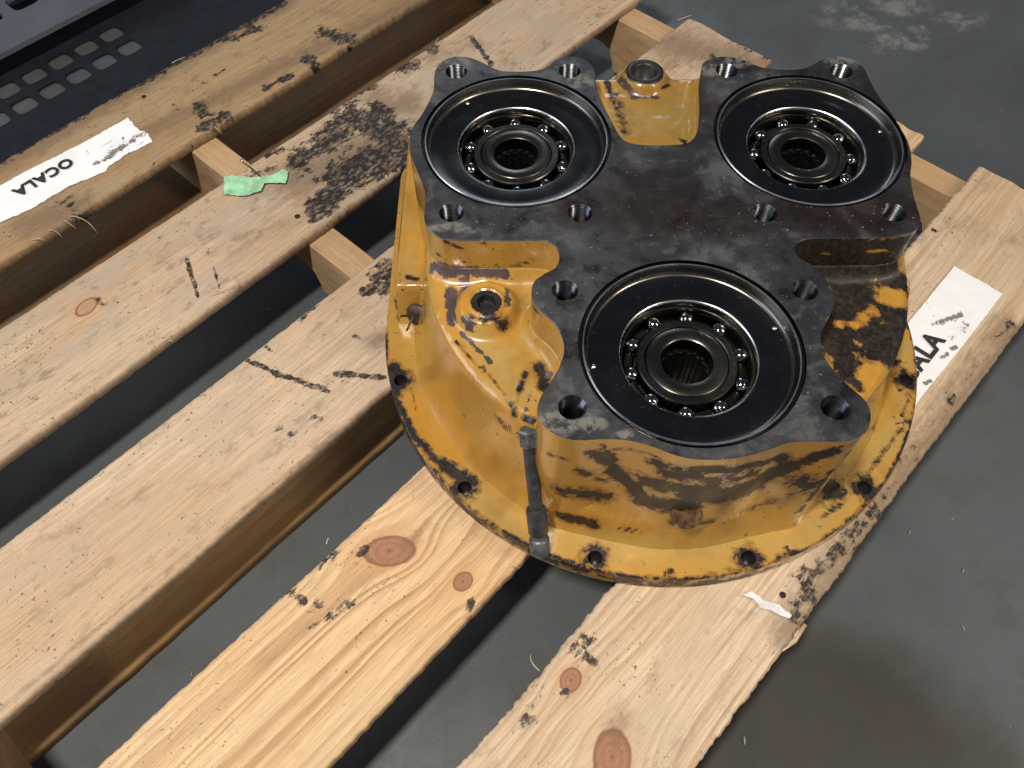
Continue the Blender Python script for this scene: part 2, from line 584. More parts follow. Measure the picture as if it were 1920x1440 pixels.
MAT_FLOOR = floor_mat()
MAT_PAINT = paint_mat()
MAT_STEEL = steel_mat()
MAT_BORE = bore_mat('oily_bore_steel', (0.115, 0.112, 0.110), 0.20, 1.0, 0.08, 0.06)
MAT_RIM = bore_mat('polished_rim_steel', (0.85, 0.85, 0.87), 0.27, 1.0, 0.1, 0.05)
MAT_WALL = bore_mat('bore_wall_steel', (0.21, 0.195, 0.175), 0.25, 1.0, 0.1, 0.05)
MAT_RACE = bore_mat('bearing_race_steel', (0.125, 0.116, 0.102), 0.30, 1.0, 0.12, 0.05)
MAT_BALL = bore_mat('bearing_ball_steel', (0.36, 0.36, 0.37), 0.10)
MAT_CAGE = plain('bearing_cage_steel', (0.030, 0.028, 0.027), 0.35, 0.8)
MAT_THREAD = bore_mat('thread_steel', (0.085, 0.09, 0.10), 0.25)
MAT_DARK = plain('dark_oily_iron', (0.022, 0.021, 0.022), 0.42, 0.3)
MAT_PLUG = plain('black_plug_steel', (0.035, 0.036, 0.040), 0.38, 0.5)
MAT_TOOL = plain('blued_tool_steel', (0.050, 0.056, 0.064), 0.40, 0.45, 0.35, 120)
MAT_TOOL2 = plain('worn_tool_steel', (0.10, 0.115, 0.13), 0.42, 0.45, 0.45, 160)
MAT_RUST = plain('rusty_steel', (0.055, 0.038, 0.026), 0.45, 0.5, 0.4, 150)
MAT_NAIL = plain('nail_steel', (0.10, 0.085, 0.075), 0.5, 0.6)
MAT_NAILHOLE = plain('dark_nail_hole', (0.012, 0.009, 0.008), 0.8)
MAT_INK = plain('black_ink', (0.022, 0.022, 0.028), 0.6, 0, 0.4, 200)
MAT_GREEN = plain('pale_green_tape', (0.30, 0.56, 0.36), 0.55, 0, 0.22, 70, 0.3)
MAT_SCRAP = plain('shiny_plastic_scrap', (0.62, 0.63, 0.68), 0.22, 0, 0.15, 90, 0.4)
MAT_SPLINT = plain('pale_splinter', (0.55, 0.42, 0.28), 0.7)
MAT_CHIP = plain('pale_chip', (0.30, 0.28, 0.25), 0.7)
MAT_MAT = plain('black_rubber', (0.006, 0.008, 0.015), 0.6, 0, 0.3, 30)
MAT_GRATE = plain('grey_plastic', (0.090, 0.098, 0.125), 0.5, 0, 0.12, 12, 0.1)

# ------------------------------------------------------------------ floor
V = [(-6, -6, 0), (7, -6, 0), (7, 7, 0), (-6, 7, 0)]
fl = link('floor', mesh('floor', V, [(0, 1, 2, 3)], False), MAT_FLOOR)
fl['kind'] = 'structure'
fl['label'] = 'grey stained concrete workshop floor'

# ------------------------------------------------------------------ pallet
X0, X1 = -0.285, 0.964


def board_mesh(name, x0, x1, y0, y1, thick, rnd=0.004, nx=620, ny=40, seed=1, rag=0.0012, dip=0.0008, endrag=0.0):
    """plank about its own origin (centre of the top face); cross-section is a rounded rectangle"""
    L, W = x1 - x0, y1 - y0
    top = []
    for t in np.linspace(-1, 1, ny):
        top.append((t * (W / 2 - rnd), 0.0))
    prof = [(-W / 2, -thick + rnd * 0.5), (-W / 2, -rnd)]
    for a in (0.35, 0.7):
        prof.append((-W / 2 + rnd - rnd * math.cos(a * math.pi / 2), -rnd + rnd * math.sin(a * math.pi / 2)))
    prof += top
    for a in (0.7, 0.35):
        prof.append((W / 2 - rnd + rnd * math.cos(a * math.pi / 2), -rnd + rnd * math.sin(a * math.pi / 2)))
    prof += [(W / 2, -rnd), (W / 2, -thick + rnd * 0.5), (W / 2 - rnd * 0.5, -thick), (-W / 2 + rnd * 0.5, -thick)]
    prof = np.array(prof)
    n = len(prof)
    xs = np.linspace(-L / 2, L / 2, nx)
    XX = np.repeat(xs, n)
    YY = np.tile(prof[:, 0], nx)
    ZZ = np.tile(prof[:, 1], nx)
    edge = np.clip(np.abs(YY) / (W / 2), 0, 1) ** 6
    side = np.sign(YY)
    wob = (vnoise(XX + seed * 3.3, side * 1.7 + seed, 7, seed) - 0.5) * 1.2 * rag + (vnoise(XX + seed, side * 2.1, 95, seed + 1) - 0.5) * rag * 0.5 + (vnoise(XX + seed, side * 2.1, 330, seed + 1) - 0.5) * rag * 0.5
    YY = YY + edge * wob * 1.6
    lift = (vnoise(XX * 1.0 + seed, YY * 3, 9, seed + 2) - 0.5) * dip * 2 + (vnoise(XX, YY * 2.0 + seed, 60, seed + 5) - 0.5) * dip * 0.6
    ZZ = ZZ + np.where(ZZ > -thick * 0.5, lift * 0.7 - 0.0005, 0)
    if endrag:
        e = np.clip((XX - (L / 2 - 0.02)) / 0.02, 0, 1)
        XX = XX + e * (vnoise(YY + seed, YY * 0, 60, seed + 3) - 0.5) * endrag
    Vv = np.c_[XX, YY, ZZ]
    F = []
    for i in range(nx - 1):
        for k in range(n):
            k2 = (k + 1) % n
            F.append((i * n + k, (i + 1) * n + k, (i + 1) * n + k2, i * n + k2))
    F.append(tuple(range(n)))
    F.append(tuple((nx - 1) * n + k for k in reversed(range(n))))
    me = mesh(name, Vv, F)
    sharp(me, 50)
    return me, Vv


def board_strokes(cx, cy, items):
    out = []
    for (p, q, r, s) in items:
        a, b = un(*p, DECK), un(*q, DECK)
        out.append(((a[0] - cx, a[1] - cy, 0), (b[0] - cx, b[1] - cy, 0), r, s))
    return out


pallet = empty('wooden_pallet', (0.34, 0.48, 0.0))
tag(pallet, 'worn wooden shipping pallet with wide softwood deck boards on the concrete floor', 'pallet')
PO = np.array([0.34, 0.48, 0.0])


def kn(board, px, py, rx, ry, ang=0.0):
    p = un(px, py, DECK)
    cx, cy = (X0 + board[1]) / 2, (board[2] + board[3]) / 2
    return (p[0] - cx, p[1] - cy, rx, ry, ang)


BA = ('A', 1.02, 0.8597, 1.0085)
BB = ('B', 1.02, 0.6268, 0.7725)
BC = ('C', 0.964, 0.4020, 0.5432)
BD = ('D', 0.968, 0.1741, 0.3125)
BE = ('E', 0.966, -0.0472, 0.0965)
wood_args = {
    'A': dict(early=(0.37, 0.255, 0.145), late=(0.25, 0.145, 0.075), freq=90, line=0.35, weather=(0.30, 0.235, 0.15), wamt=0.8, seed=3.1, specks=0.9),
    'B': dict(early=(0.52, 0.395, 0.285), late=(0.31, 0.20, 0.12), freq=80, line=0.25, weather=(0.36, 0.30, 0.24), wamt=0.85, seed=7.7, specks=0.9, knot_a=0.4,
              knots=[kn(BB, 162, 575, 0.013, 0.009, 0.2)]),
    'C': dict(early=(0.57, 0.44, 0.325), late=(0.33, 0.215, 0.13), freq=75, line=0.34, weather=(0.42, 0.33, 0.25), wamt=0.6, seed=12.3, specks=0.7),
    'D': dict(early=(0.68, 0.49, 0.30), late=(0.36, 0.19, 0.085), freq=75, line=0.85, weather=(0.50, 0.37, 0.24), wamt=0.3, seed=18.9, specks=0.7, warp=0.022,
              knots=[kn(BD, 730, 1033, 0.022, 0.0135, -0.75), kn(BD, 868, 1090, 0.009, 0.0075, 0.0)]),
    'E': dict(early=(0.62, 0.49, 0.36), late=(0.36, 0.22, 0.12), freq=85, line=0.62, weather=(0.45, 0.36, 0.27), wamt=0.5, seed=23.7, specks=0.7, warp=0.03,
              knots=[kn(BE, 1070, 1275, 0.010, 0.008, 0.2), kn(BE, 1148, 1420, 0.020, 0.014, 0.6)]),
}
GR = {  # dark greasy marks: pixel stroke ends, radius (m), strength
    'A': [((0, 302), (240, 165), .007, .85), ((240, 165), (525, 5), .009, .95), ((455, 45), (480, 55), .010, .9), ((610, 60), (650, 75), .018, .75), ((575, 110), (590, 120), .010, 1), ((500, 165), (545, 140), .008, .85),
          ((370, 200), (390, 215), .012, .7), ((380, 240), (420, 215), .009, .95), ((240, 140), (520, 10), .007, .62), ((0, 310), (240, 150), .006, .5),
          ((360, 170), (420, 130), .004, .7), ((420, 75), (470, 60), .010, .7), ((325, 195), (330, 200), .007, .6), ((120, 385), (150, 400), .02, .45)],
    'B': [((660, 215), (740, 245), .028, .85), ((560, 300), (640, 250), .020, .8), ((660, 320), (745, 285), .026, 1.2), ((690, 240), (745, 262), .018, 1.0), ((560, 285), (640, 215), .010, .72), ((640, 335), (745, 280), .022, 1.25), ((600, 385), (650, 335), .016, 1.15), ((590, 405), (600, 395), .008, 1.1),
          ((660, 170), (700, 165), .009, .9), ((755, 130), (780, 120), .010, .9), ((810, 95), (815, 90), .007, .9), ((700, 200), (735, 225), .012, .8),
          ((500, 290), (530, 280), .006, .85), ((885, 70), (920, 120), .004, .95), ((350, 485), (370, 555), .0028, .95), ((398, 495), (412, 540), .0025, .7),
          ((385, 450), (390, 475), .003, .6), ((470, 330), (560, 290), .006, .55), ((540, 340), (590, 320), .004, .55), ((560, 300), (620, 360), .007, .6), ((185, 560), (190, 570), .004, .9)],
    'C': [((465, 676), (520, 700), .0032, 1.0), ((520, 700), (612, 732), .0036, 1.0), ((630, 700), (720, 708), .0035, 1.0), ((690, 545), (735, 535), .009, 1.0), ((720, 500), (735, 520), .010, 1.0),
          ((700, 520), (735, 505), .008, .8), ((500, 650), (515, 660), .004, .8), ((600, 570), (560, 600), .004, .7), ((585, 780), (600, 785), .005, .6), ((665, 630), (672, 632), .003, 1),
          ((1390, 75), (1440, 100), .012, .7), ((1340, 110), (1400, 125), .02, .5), ((520, 800), (545, 812), .006, .6)],
    'D': [((683, 1030), (676, 1040), .0045, 1.1), ((565, 1122), (572, 1126), .0032, 1.1), ((640, 1060), (690, 1050), .006, .55), ((540, 1110), (620, 1150), .010, .50), ((580, 1180), (660, 1130), .010, .48),
          ((600, 1060), (640, 1030), .004, .6), ((885, 1130), (880, 1140), .004, 1), ((650, 1200), (690, 1190), .010, .40), ((735, 1100), (700, 1090), .006, .45)],
    'E': [((1500, 1100), (1580, 1010), .010, .60), ((1490, 1150), (1515, 1120), .010, .75), ((1560, 1040), (1640, 960), .010, .55), ((1105, 1236), (1115, 1242), .004, .9), ((1000, 1310), (1060, 1290), .012, .50),
          ((980, 1360), (1000, 1350), .012, .45), ((1640, 960), (1720, 850), .008, .4), ((1700, 860), (1900, 600), .010, .40), ((1750, 430), (1752, 432), .004, 1), ((1050, 1230), (1100, 1200), .008, .5)],
}
ST = {
    'A': [((0, 305), (530, 0), .022, .95), ((0, 380), (780, 0), .022, .75), ((60, 420), (140, 390), .03, .8), ((600, 20), (700, 30), .03, .5), ((300, 250), (420, 200), .03, .5)],
    'B': [((760, 120), (900, 80), .030, .55), ((700, 180), (760, 200), .04, .7), ((560, 330), (740, 250), .05, .8), ((620, 250), (760, 190), .03, .8), ((440, 470), (520, 420), .02, .5), ((0, 840), (640, 395), .006, .5), ((300, 480), (420, 430), .03, .45)],
    'C': [((1250, 80), (1430, 120), .05, .75), ((700, 640), (720, 630), .02, .7), ((380, 930), (540, 830), .012, .45), ((100, 1010), (300, 900), .012, .45), ((560, 790), (600, 760), .012, .5), ((0, 1330), (728, 730), .005, .6)],
    'D': [((760, 1020), (800, 990), .02, .5), ((620, 1150), (700, 1080), .02, .40)],
    'E': [((1480, 1180), (1900, 620), .028, .75), ((1560, 1050), (1700, 900), .03, .7), ((1170, 1340), (1150, 1380), .015, .6), ((1240, 1430), (1400, 1250), .020, .35), ((1800, 420), (1900, 450), .05, .45)],
}
boards = {}
for i, bd in enumerate((BA, BB, BC, BD, BE)):
    k, xe, ya, yb = bd
    cx, cy = (X0 + xe) / 2, (ya + yb) / 2
    me, Vv = board_mesh('deck_board', X0, xe, ya, yb, 0.016, seed=i * 11 + 3, rag={'E': 0.0024, 'A': 0.002}.get(k, 0.0012), endrag=0.004)
    a = dict(wood_args[k])
    g = capsule_mask(np.c_[Vv[:, 0], Vv[:, 1], Vv[:, 2] * 0.5], board_strokes(cx, cy, GR[k]))
    add_attr(me, 'grime', g)
    add_attr(me, 'stain', capsule_mask(np.c_[Vv[:, 0], Vv[:, 1], Vv[:, 2] * 0.5], board_strokes(cx, cy, ST[k])))
    o = link('deck_board', me, wood('deck_wood_' + k, **a), pallet, (cx - PO[0], cy - PO[1], DECK))
    boards[k] = (o, cx, cy)
boards['A'][0]['label'] = 'dirty tan deck board with greasy edges and a white tape'
boards['B'][0]['label'] = 'grey weathered deck board smeared with black grease'
boards['D'][0]['label'] = 'clean yellow deck board with bold grain and two red knots'

W_STR = wood('stringer_wood', (0.52, 0.36, 0.21), (0.40, 0.24, 0.12), 60, 0.3, seed=31.0, wamt=0.25, weather=(0.42, 0.30, 0.19))
W_BOT = wood('bottom_wood', (0.48, 0.30, 0.135), (0.28, 0.14, 0.05), 70, 0.5, seed=41.0, wamt=0.4, weather=(0.30, 0.19, 0.09))


W_BOT2 = wood('dark_bottom_wood', (0.19, 0.115, 0.055), (0.11, 0.06, 0.028), 70, 0.5, seed=47.0, wamt=0.6, weather=(0.12, 0.08, 0.045))  # darker brown wood, for the bottom board under deck board A


def stringer_mesh():
    """2x4 on edge running across the deck boards, with two fork notches in its lower edge"""
    y0, y1 = -0.046, 1.0075
    L = y1 - y0
    prof = []
    pts = [(0, 0.016), (0.14, 0.016)]

    def notch(a, b, hgt=0.038, r=0.02):
        return [(a, 0.016), (a + 0.004, 0.016 + hgt - r), (a + 0.010, 0.016 + hgt - 0.006), (a + r + 0.004, 0.016 + hgt), (b - r - 0.004, 0.016 + hgt), (b - 0.010, 0.016 + hgt - 0.006), (b - 0.004, 0.016 + hgt - r), (b, 0.016)]
    low = [(y0, 0.016)] + notch(y0 + 0.15, y0 + 0.38) + notch(y0 + L - 0.38, y0 + L - 0.15) + [(y1, 0.016)]
    V, F = [], []
    # dense columns so the notch outline is kept; top follows
    cols = []
    for i in range(len(low) - 1):
        a, b = low[i], low[i + 1]
        m = max(1, int(abs(b[0] - a[0]) / 0.03))
        for s in range(m):
            t = s / m
            cols.append((a[0] + (b[0] - a[0]) * t, a[1] + (b[1] - a[1]) * t))
    cols.append(low[-1])
    zt = 0.1052
    hw = 0.019
    c = 0.002
    for (y, z) in cols:
        V += [(-hw, y, z), (-hw, y, zt - c), (-hw + c, y, zt), (hw - c, y, zt), (hw, y, zt - c), (hw, y, z)]
    for i in range(len(cols) - 1):
        for k in range(6):
            k2 = (k + 1) % 6
            F.append((i * 6 + k, i * 6 + k2, (i + 1) * 6 + k2, (i + 1) * 6 + k))
    F.append(tuple(reversed(range(6))))
    F.append(tuple((len(cols) - 1) * 6 + k for k in range(6)))
    me = mesh('stringer', [(y, -x, z) for x, y, z in V], F, False)   # local x runs along the timber
    return me


SM = stringer_mesh()
add_attr(SM, 'grime', np.zeros(len(SM.vertices)))
add_attr(SM, 'stain', np.zeros(len(SM.vertices)))
SM.materials.append(W_STR)
STR_X = [0.9503 - 0.019, 0.3621 - 0.019, -0.2264 - 0.019]
for sx in STR_X:
    o = bpy.data.objects.new('stringer', SM)
    COL.objects.link(o)
    o.parent = pallet
    o.location = (sx - PO[0], -PO[1], 0)
    o.rotation_euler = (0, 0, math.pi / 2)

for i, (ya, yb) in enumerate(((0.86, 1.003), (0.409, 0.55), (-0.042, 0.098))):
    me, Vv = board_mesh('bottom_board', X0, 0.962, ya, yb, 0.016, nx=60, ny=10, seed=60 + i)
    add_attr(me, 'grime', np.zeros(len(Vv)))
    cxb = (X0 + 0.962) / 2
    cyb = (ya + yb) / 2
    st = [((un(60, 1330, .016)[0] - cxb, un(60, 1330, .016)[1] - cyb, 0), (un(140, 1290, .016)[0] - cxb, un(140, 1290, .016)[1] - cyb, 0), .04, 1.0)] if i == 1 else []
    add_attr(me, 'stain', capsule_mask(Vv, st))
    link('bottom_board', me, W_BOT2 if i == 0 else W_BOT, pallet, (cxb - PO[0], cyb - PO[1], 0.016))

# nail heads driven into the boards over each stringer
nv, nf = lathe([(0.0001, 0.0004), (0.0028, 0.0004), (0.0034, 0.0), (0.0034, -0.002)], 10)
NAIL = mesh('nail', nv, nf)
NAIL.materials.append(MAT_NAILHOLE)
for k, (o, cx, cy) in boards.items():
    for sx in STR_X:
        for dy in (-0.045, 0.0, 0.045):
            if random.random() < 0.5:
                continue
            x = sx + random.uniform(-0.007, 0.007)
            y = cy + dy + random.uniform(-0.008, 0.008)
            q = bpy.data.objects.new('nail', NAIL)
            COL.objects.link(q)
            q.parent = o
            q.location = (x - cx, y - cy, -0.0002)


# splinters and wood fibres lifting off board edges (pixel, pixel, lift)
def splinter(board, p, q, lift, r=0.0006, bow=0.004):
    o, cx, cy = boards[board]
    a = un(*p, DECK)
    b = un(*q, DECK + lift)
    m = (a + b) / 2 + np.array([random.uniform(-bow, bow), random.uniform(-bow, bow), bow * 1.5])
    P = [(1 - t) ** 2 * a + 2 * t * (1 - t) * m + t * t * b for t in np.linspace(0, 1, 9)]
    P = [(p_[0] - cx, p_[1] - cy, p_[2] - DECK - 0.0003) for p_ in P]
    v, f = tube(P, [r * (1 - 0.75 * i / 8) for i in range(9)], 5)
    link('splinter', mesh('splinter', v, f), MAT_SPLINT, o)


for args in [('A', (130, 405), (182, 437), -.012, .0007, .010), ('A', (118, 412), (142, 428), -.006, .0006, .004), ('A', (90, 432), (116, 444), -.006, .0006, .004),
             ('A', (60, 450), (84, 450), .002, .0005, .003), ('A', (400, 238), (417, 252), .0, .0006, .006), ('A', (455, 200), (470, 200), .004, .0006, .004),
             ('A', (322, 118), (347, 106), .006, .0006, .001), ('B', (395, 555), (438, 536), .004, .0007, .002), ('B', (315, 640), (325, 640), .003, .0007, .002),
             ('C', (690, 505), (735, 470), .012, .0006, .001), ('C', (712, 490), (722, 508), .004, .0005, .001), ('C', (375, 743), (385, 738), .004, .0006, .002),
             ('D', (955, 1062), (975, 1065), -.002, .0009, .002), ('D', (612, 1020), (617, 1008), .003, .0007, .002), ('E', (1012, 1258), (996, 1225), .004, .0007, .006),
             ('E', (1490, 1195), (1500, 1180), .002, .0012, .002), ('E', (1270, 38), (1298, 28), .008, .0006, .001), ('B', (815, 85), (822, 70), .008, .0006, .002)]:
    splinter(*args)

# pale torn sliver at the edge of the outer board
o_, cx_, cy_ = boards['E']
a_, b_ = un(1462, 1226, DECK - .006), un(1512, 1172, DECK - .004)
v, f = tube([(a_[0] - cx_, a_[1] - cy_ + .001, -.008), ((a_[0] + b_[0]) / 2 - cx_, (a_[1] + b_[1]) / 2 - cy_ - .001, -.006), (b_[0] - cx_, b_[1] - cy_ + .001, -.005)], [.0008, .003, .002], 6)
link('splinter', mesh('splinter', v, f), MAT_SPLINT, o_)


# ------------------------------------------------------------------ tapes lying on the boards
def tape(name, corners, mat, label, cat, res=0.0022, grime=(), wrinkle=0.0006, z=DECK, thick=0.0004, seed=3, rag=0.002):
    """sheet with a ragged outline, following the board top; corners in world xy"""
    P = np.array([tuple(q_)[:2] for q_ in corners])
    c = P.mean(0)
    # ragged outline
    out = []
    for i in range(len(P)):
        a, b = P[i], P[(i + 1) % len(P)]
        n = max(2, int(np.linalg.norm(b - a) / 0.003))
        nr = np.array([b[1] - a[1], a[0] - b[0]]) / max(np.linalg.norm(b - a), 1e-9)
        for s in range(n):
            t = s / n
            out.append(a + (b - a) * t + nr * (random.random() - 0.5) * rag * math.sin(math.pi * min(1, max(0.08, t))))
    out = np.array(out) - c
    lo_, hi_ = out.min(0), out.max(0)
    gx, gy = np.meshgrid(np.arange(lo_[0], hi_[0], res), np.arange(lo_[1], hi_[1], res))
    gx = gx.ravel()
    gy = gy.ravel()
    sd = poly_sd(out, gx, gy)
    ins = sd < -res * 0.5
    pts = [Vector(p) for p in out] + [Vector((x, y)) for x, y in zip(gx[ins], gy[ins])]
    n = len(out)
    vv, _, ff, *_r = delaunay_2d_cdt(pts, [], [list(range(n))], 1, 1e-6)
    xy = np.array([(q.x, q.y) for q in vv])
    hz = 0.0012 + wrinkle * (vnoise(xy[:, 0] + seed, xy[:, 1], 55, seed) + 0.6 * vnoise(xy[:, 0], xy[:, 1] + seed, 160, seed + 1))
    nV = len(xy)
    Vt = np.r_[np.c_[xy, hz], np.c_[xy, hz - thick]]
    F = [tuple(q) for q in ff] + [tuple(reversed([j + nV for j in q])) for q in ff]
    me = mesh(name, Vt, F)
    pts3 = np.c_[Vt[:, 0] + c[0], Vt[:, 1] + c[1], np.zeros(len(Vt))]
    strokes = [((*un(*p, z)[:2], 0), (*un(*q, z)[:2], 0), r, s) for p, q, r, s in grime]
    add_attr(me, 'grime', capsule_mask(pts3, strokes) if strokes else np.zeros(len(Vt)))
    o = link(name, me, mat, None, (c[0], c[1], z - 0.0006))
    tag(o, label, cat)
    return o, c


def lettering(parent, c, text, loc, ang, size, sx=1.0, off=0.0, z=0.0032):
    cu = bpy.data.curves.new('lettering', 'FONT')
    cu.body = text
    cu.size = size
    cu.align_x = 'LEFT'
    cu.offset = off
    cu.extrude = 0.0001
    cu.space_character = 1.12
    t = bpy.data.objects.new('lettering_tmp', cu)
    COL.objects.link(t)
    bpy.context.view_layer.update()
    me = bpy.data.meshes.new_from_object(t.evaluated_get(bpy.context.evaluated_depsgraph_get()))
    bpy.data.objects.remove(t)
    me.transform(Matrix.Scale(sx, 4, (1, 0, 0)))
    o = link('lettering', me, MAT_INK, parent, (loc[0] - c[0], loc[1] - c[1], z), (0, 0, ang))
    return o


ta, ca = tape('label_tape', [un(*p, DECK) for p in [(-60, 450), (0, 418), (60, 392), (130, 350), (200, 322), (205, 312), (235, 292), (286, 267), (276, 248), (262, 246), (240, 222), (150, 272), (48, 323), (0, 350), (-60, 385)]],
              label_mat(2.0), 'torn white tape printed OCALA stuck on the dirty board beside the rubber mat', 'label',
              grime=[((180, 310), (270, 250), .012, .62), ((60, 395), (110, 370), .008, .5), ((230, 260), (245, 290), .006, .6), ((0, 400), (60, 380), .006, .45), ((165, 285), (175, 300), .006, .5)])
a_ = un(150, 297, DECK)
lettering(ta, ca, 'OCALA', (un(149, 315, DECK)[0], 0.9475, 0), math.pi, 0.0225, 0.96, 0.0009)
te, ce = tape('label_tape', [un(*p, DECK) for p in [(1789, 500), (1879, 552), (1800, 655), (1727, 745)]] + [(0.545, -0.014), (0.545, 0.044)],
              label_mat(5.0), 'white tape printed OCALA tucked under the yellow flange on the outer board', 'label', rag=0.0008,
              grime=[((1745, 610), (1800, 590), .007, .62), ((1780, 640), (1810, 610), .010, .62), ((1765, 670), (1790, 650), .008, .6), ((1735, 720), (1745, 715), .004, .8), ((1735, 565), (1755, 600), .003, .5)])
lettering(te, ce, 'OCALA', (0.592, 0.0035, 0), 0.0, 0.0285, 0.96, 0.0011)

green, _c = tape('green_tape', [un(*p, DECK) for p in [(422, 335), (421, 367), (455, 371), (492, 362), (497, 348), (510, 346), (537, 347), (541, 325), (530, 320), (512, 330), (495, 333), (470, 337)]],
                 MAT_GREEN, 'crumpled scrap of pale green tape beside the upright nail', 'tape', wrinkle=0.0035, res=0.0018)
scrap, _c = tape('plastic_scrap', [un(*p, DECK) for p in [(1390, 1118), (1408, 1112), (1430, 1128), (1460, 1136), (1482, 1156), (1478, 1162), (1450, 1150), (1425, 1142), (1408, 1124)]],
                 MAT_SCRAP, 'small shiny scrap of torn clear plastic on the outer deck board', 'scrap', wrinkle=0.004, res=0.0015)

# upright nail poking out of the greasy board
nb = un(492, 334, DECK)
nt = un(453, 302, DECK + 0.03)
nvec = Vector(nt) - Vector(nb)
nail = empty('bent_nail', tuple(nb))
tag(nail, 'thin nail sticking up out of the greasy board by the green tape', 'nail')
v, f = tube([Vector((0, 0, 0)) - nvec * 0.2, Vector((0, 0, 0)), nvec * 0.5 + Vector((0.0008, 0, 0)), nvec], 0.0010, 8)
link('shank', mesh('shank', v, f), MAT_NAIL, nail)
v, f = tube([nvec, nvec * 1.03], 0.0024, 12)
link('head', mesh('head', v, f), plain('bright_nail_head', (0.6, 0.5, 0.36), 0.3, 0.8), nail)

# ------------------------------------------------------------------ rubber mat and plastic grating behind the pallet
def perforated(name, x0, x1, y0, y1, z0, z1, holes, mat, rnd=0.3):
    """plate with rounded square holes"""
    pts, faces = [], []
    outer = [(x0, y0), (x1, y0), (x1, y1), (x0, y1)]
    edges = []

    def loop(ps):
        s = len(pts)
        pts.extend(Vector(p) for p in ps)
        edges.extend((s + i, s + (i + 1) % len(ps)) for i in range(len(ps)))
        return list(range(s, s + len(ps)))
    loop(outer)
    hl = []
    for hx, hy, sx, sy in holes:
        ps = []
        for k in range(16):
            a = 2 * math.pi * (k + 0.5) / 16
            c, s = math.cos(a), math.sin(a)
            p = 0.45
            ps.append((hx + sx / 2 * math.copysign(abs(c) ** p, c), hy + sy / 2 * math.copysign(abs(s) ** p, s)))
        hl.append(ps)
        loop(ps)
    vv, ee, ff, *_r = delaunay_2d_cdt(pts, edges, [], 0, 1e-7)
    F = []
    for q in ff:
        cx = sum(vv[i].x for i in q) / len(q)
        cy = sum(vv[i].y for i in q) / len(q)
        if any((abs(cx - h[0]) / (h[2] / 2)) ** 4.44 + (abs(cy - h[1]) / (h[3] / 2)) ** 4.44 < 1.0 for h in holes):
            continue
        F.append(tuple(q))
    n = len(vv)
    V = [(p.x, p.y, z1) for p in vv] + [(p.x, p.y, z0) for p in vv]
    cnt = {}
    for q in F:
        for i in range(len(q)):
            a, b = q[i], q[(i + 1) % len(q)]
            cnt[(a, b)] = 1
    side = [(b, a, a + n, b + n) for (a, b) in cnt if (b, a) not in cnt]
    me = mesh(name, V, F + [tuple(reversed([i + n for i in q])) for q in F] + side, False)
    return me


mh = []
for i in range(-3, 5):
    for j in range(2):
        mh.append((0.254 + 0.0468 * i + 0.001, 1.250 + j * 0.0515, 0.035, 0.035))
rm = link('rubber_mat', perforated('rubber_mat', -0.25, 1.9, 1.075, 1.80, 0.001, 0.005, mh, MAT_MAT), MAT_MAT)
tag(rm, 'black rubber mat with two rows of square holes behind the pallet', 'mat')
gh = []
for i in range(-2, 7):
    for j in range(3):
        gh.append((0.330 + 0.062 * i - 0.02, 1.420 + j * 0.066, 0.044, 0.044))
gz = 0.045
gt = empty('plastic_grating', (0.5, 1.5, 0.010))
tag(gt, 'grey plastic grating with square openings on the black rubber mat', 'grating')
link('panel', perforated('panel', -0.45, 1.0, -0.178, 0.28, 0.028, 0.036, [(h[0] - 0.5, h[1] - 1.5, h[2], h[3]) for h in gh], MAT_GRATE), MAT_GRATE, gt)
for fx in (-0.42, 0.25, 0.95):
    v, f = tube([(fx, 0.25, 0.0), (fx, 0.25, 0.029)], 0.02, 12)
    link('foot', mesh('foot', v, f), MAT_GRATE, gt)
    v, f = tube([(fx, -0.15, 0.0), (fx, -0.15, 0.029)], 0.02, 12)
    link('foot', mesh('foot', v, f), MAT_GRATE, gt)

# ------------------------------------------------------------------ gear housing cover
GX, GY = 0.4775, 0.2455
GA = math.atan2(-0.737, 0.676)
cU = np.array([math.cos(GA), math.sin(GA)])
cV = np.array([-cU[1], cU[0]])
ZP = 0.190       # pad face above the deck
ZF = 0.022       # flange thickness
ZS = 0.140       # shoulder
gear = empty('gear_housing_cover', (GX, GY, DECK), GA)
tag(gear, 'chipped yellow three-bore gear housing cover with black machined pads and open bearings', 'machine part')


def gl(px, py, z):
    p = un(px, py, z + DECK)[:2] - np.array([GX, GY])
    return np.array([p @ cU, p @ cV, z])


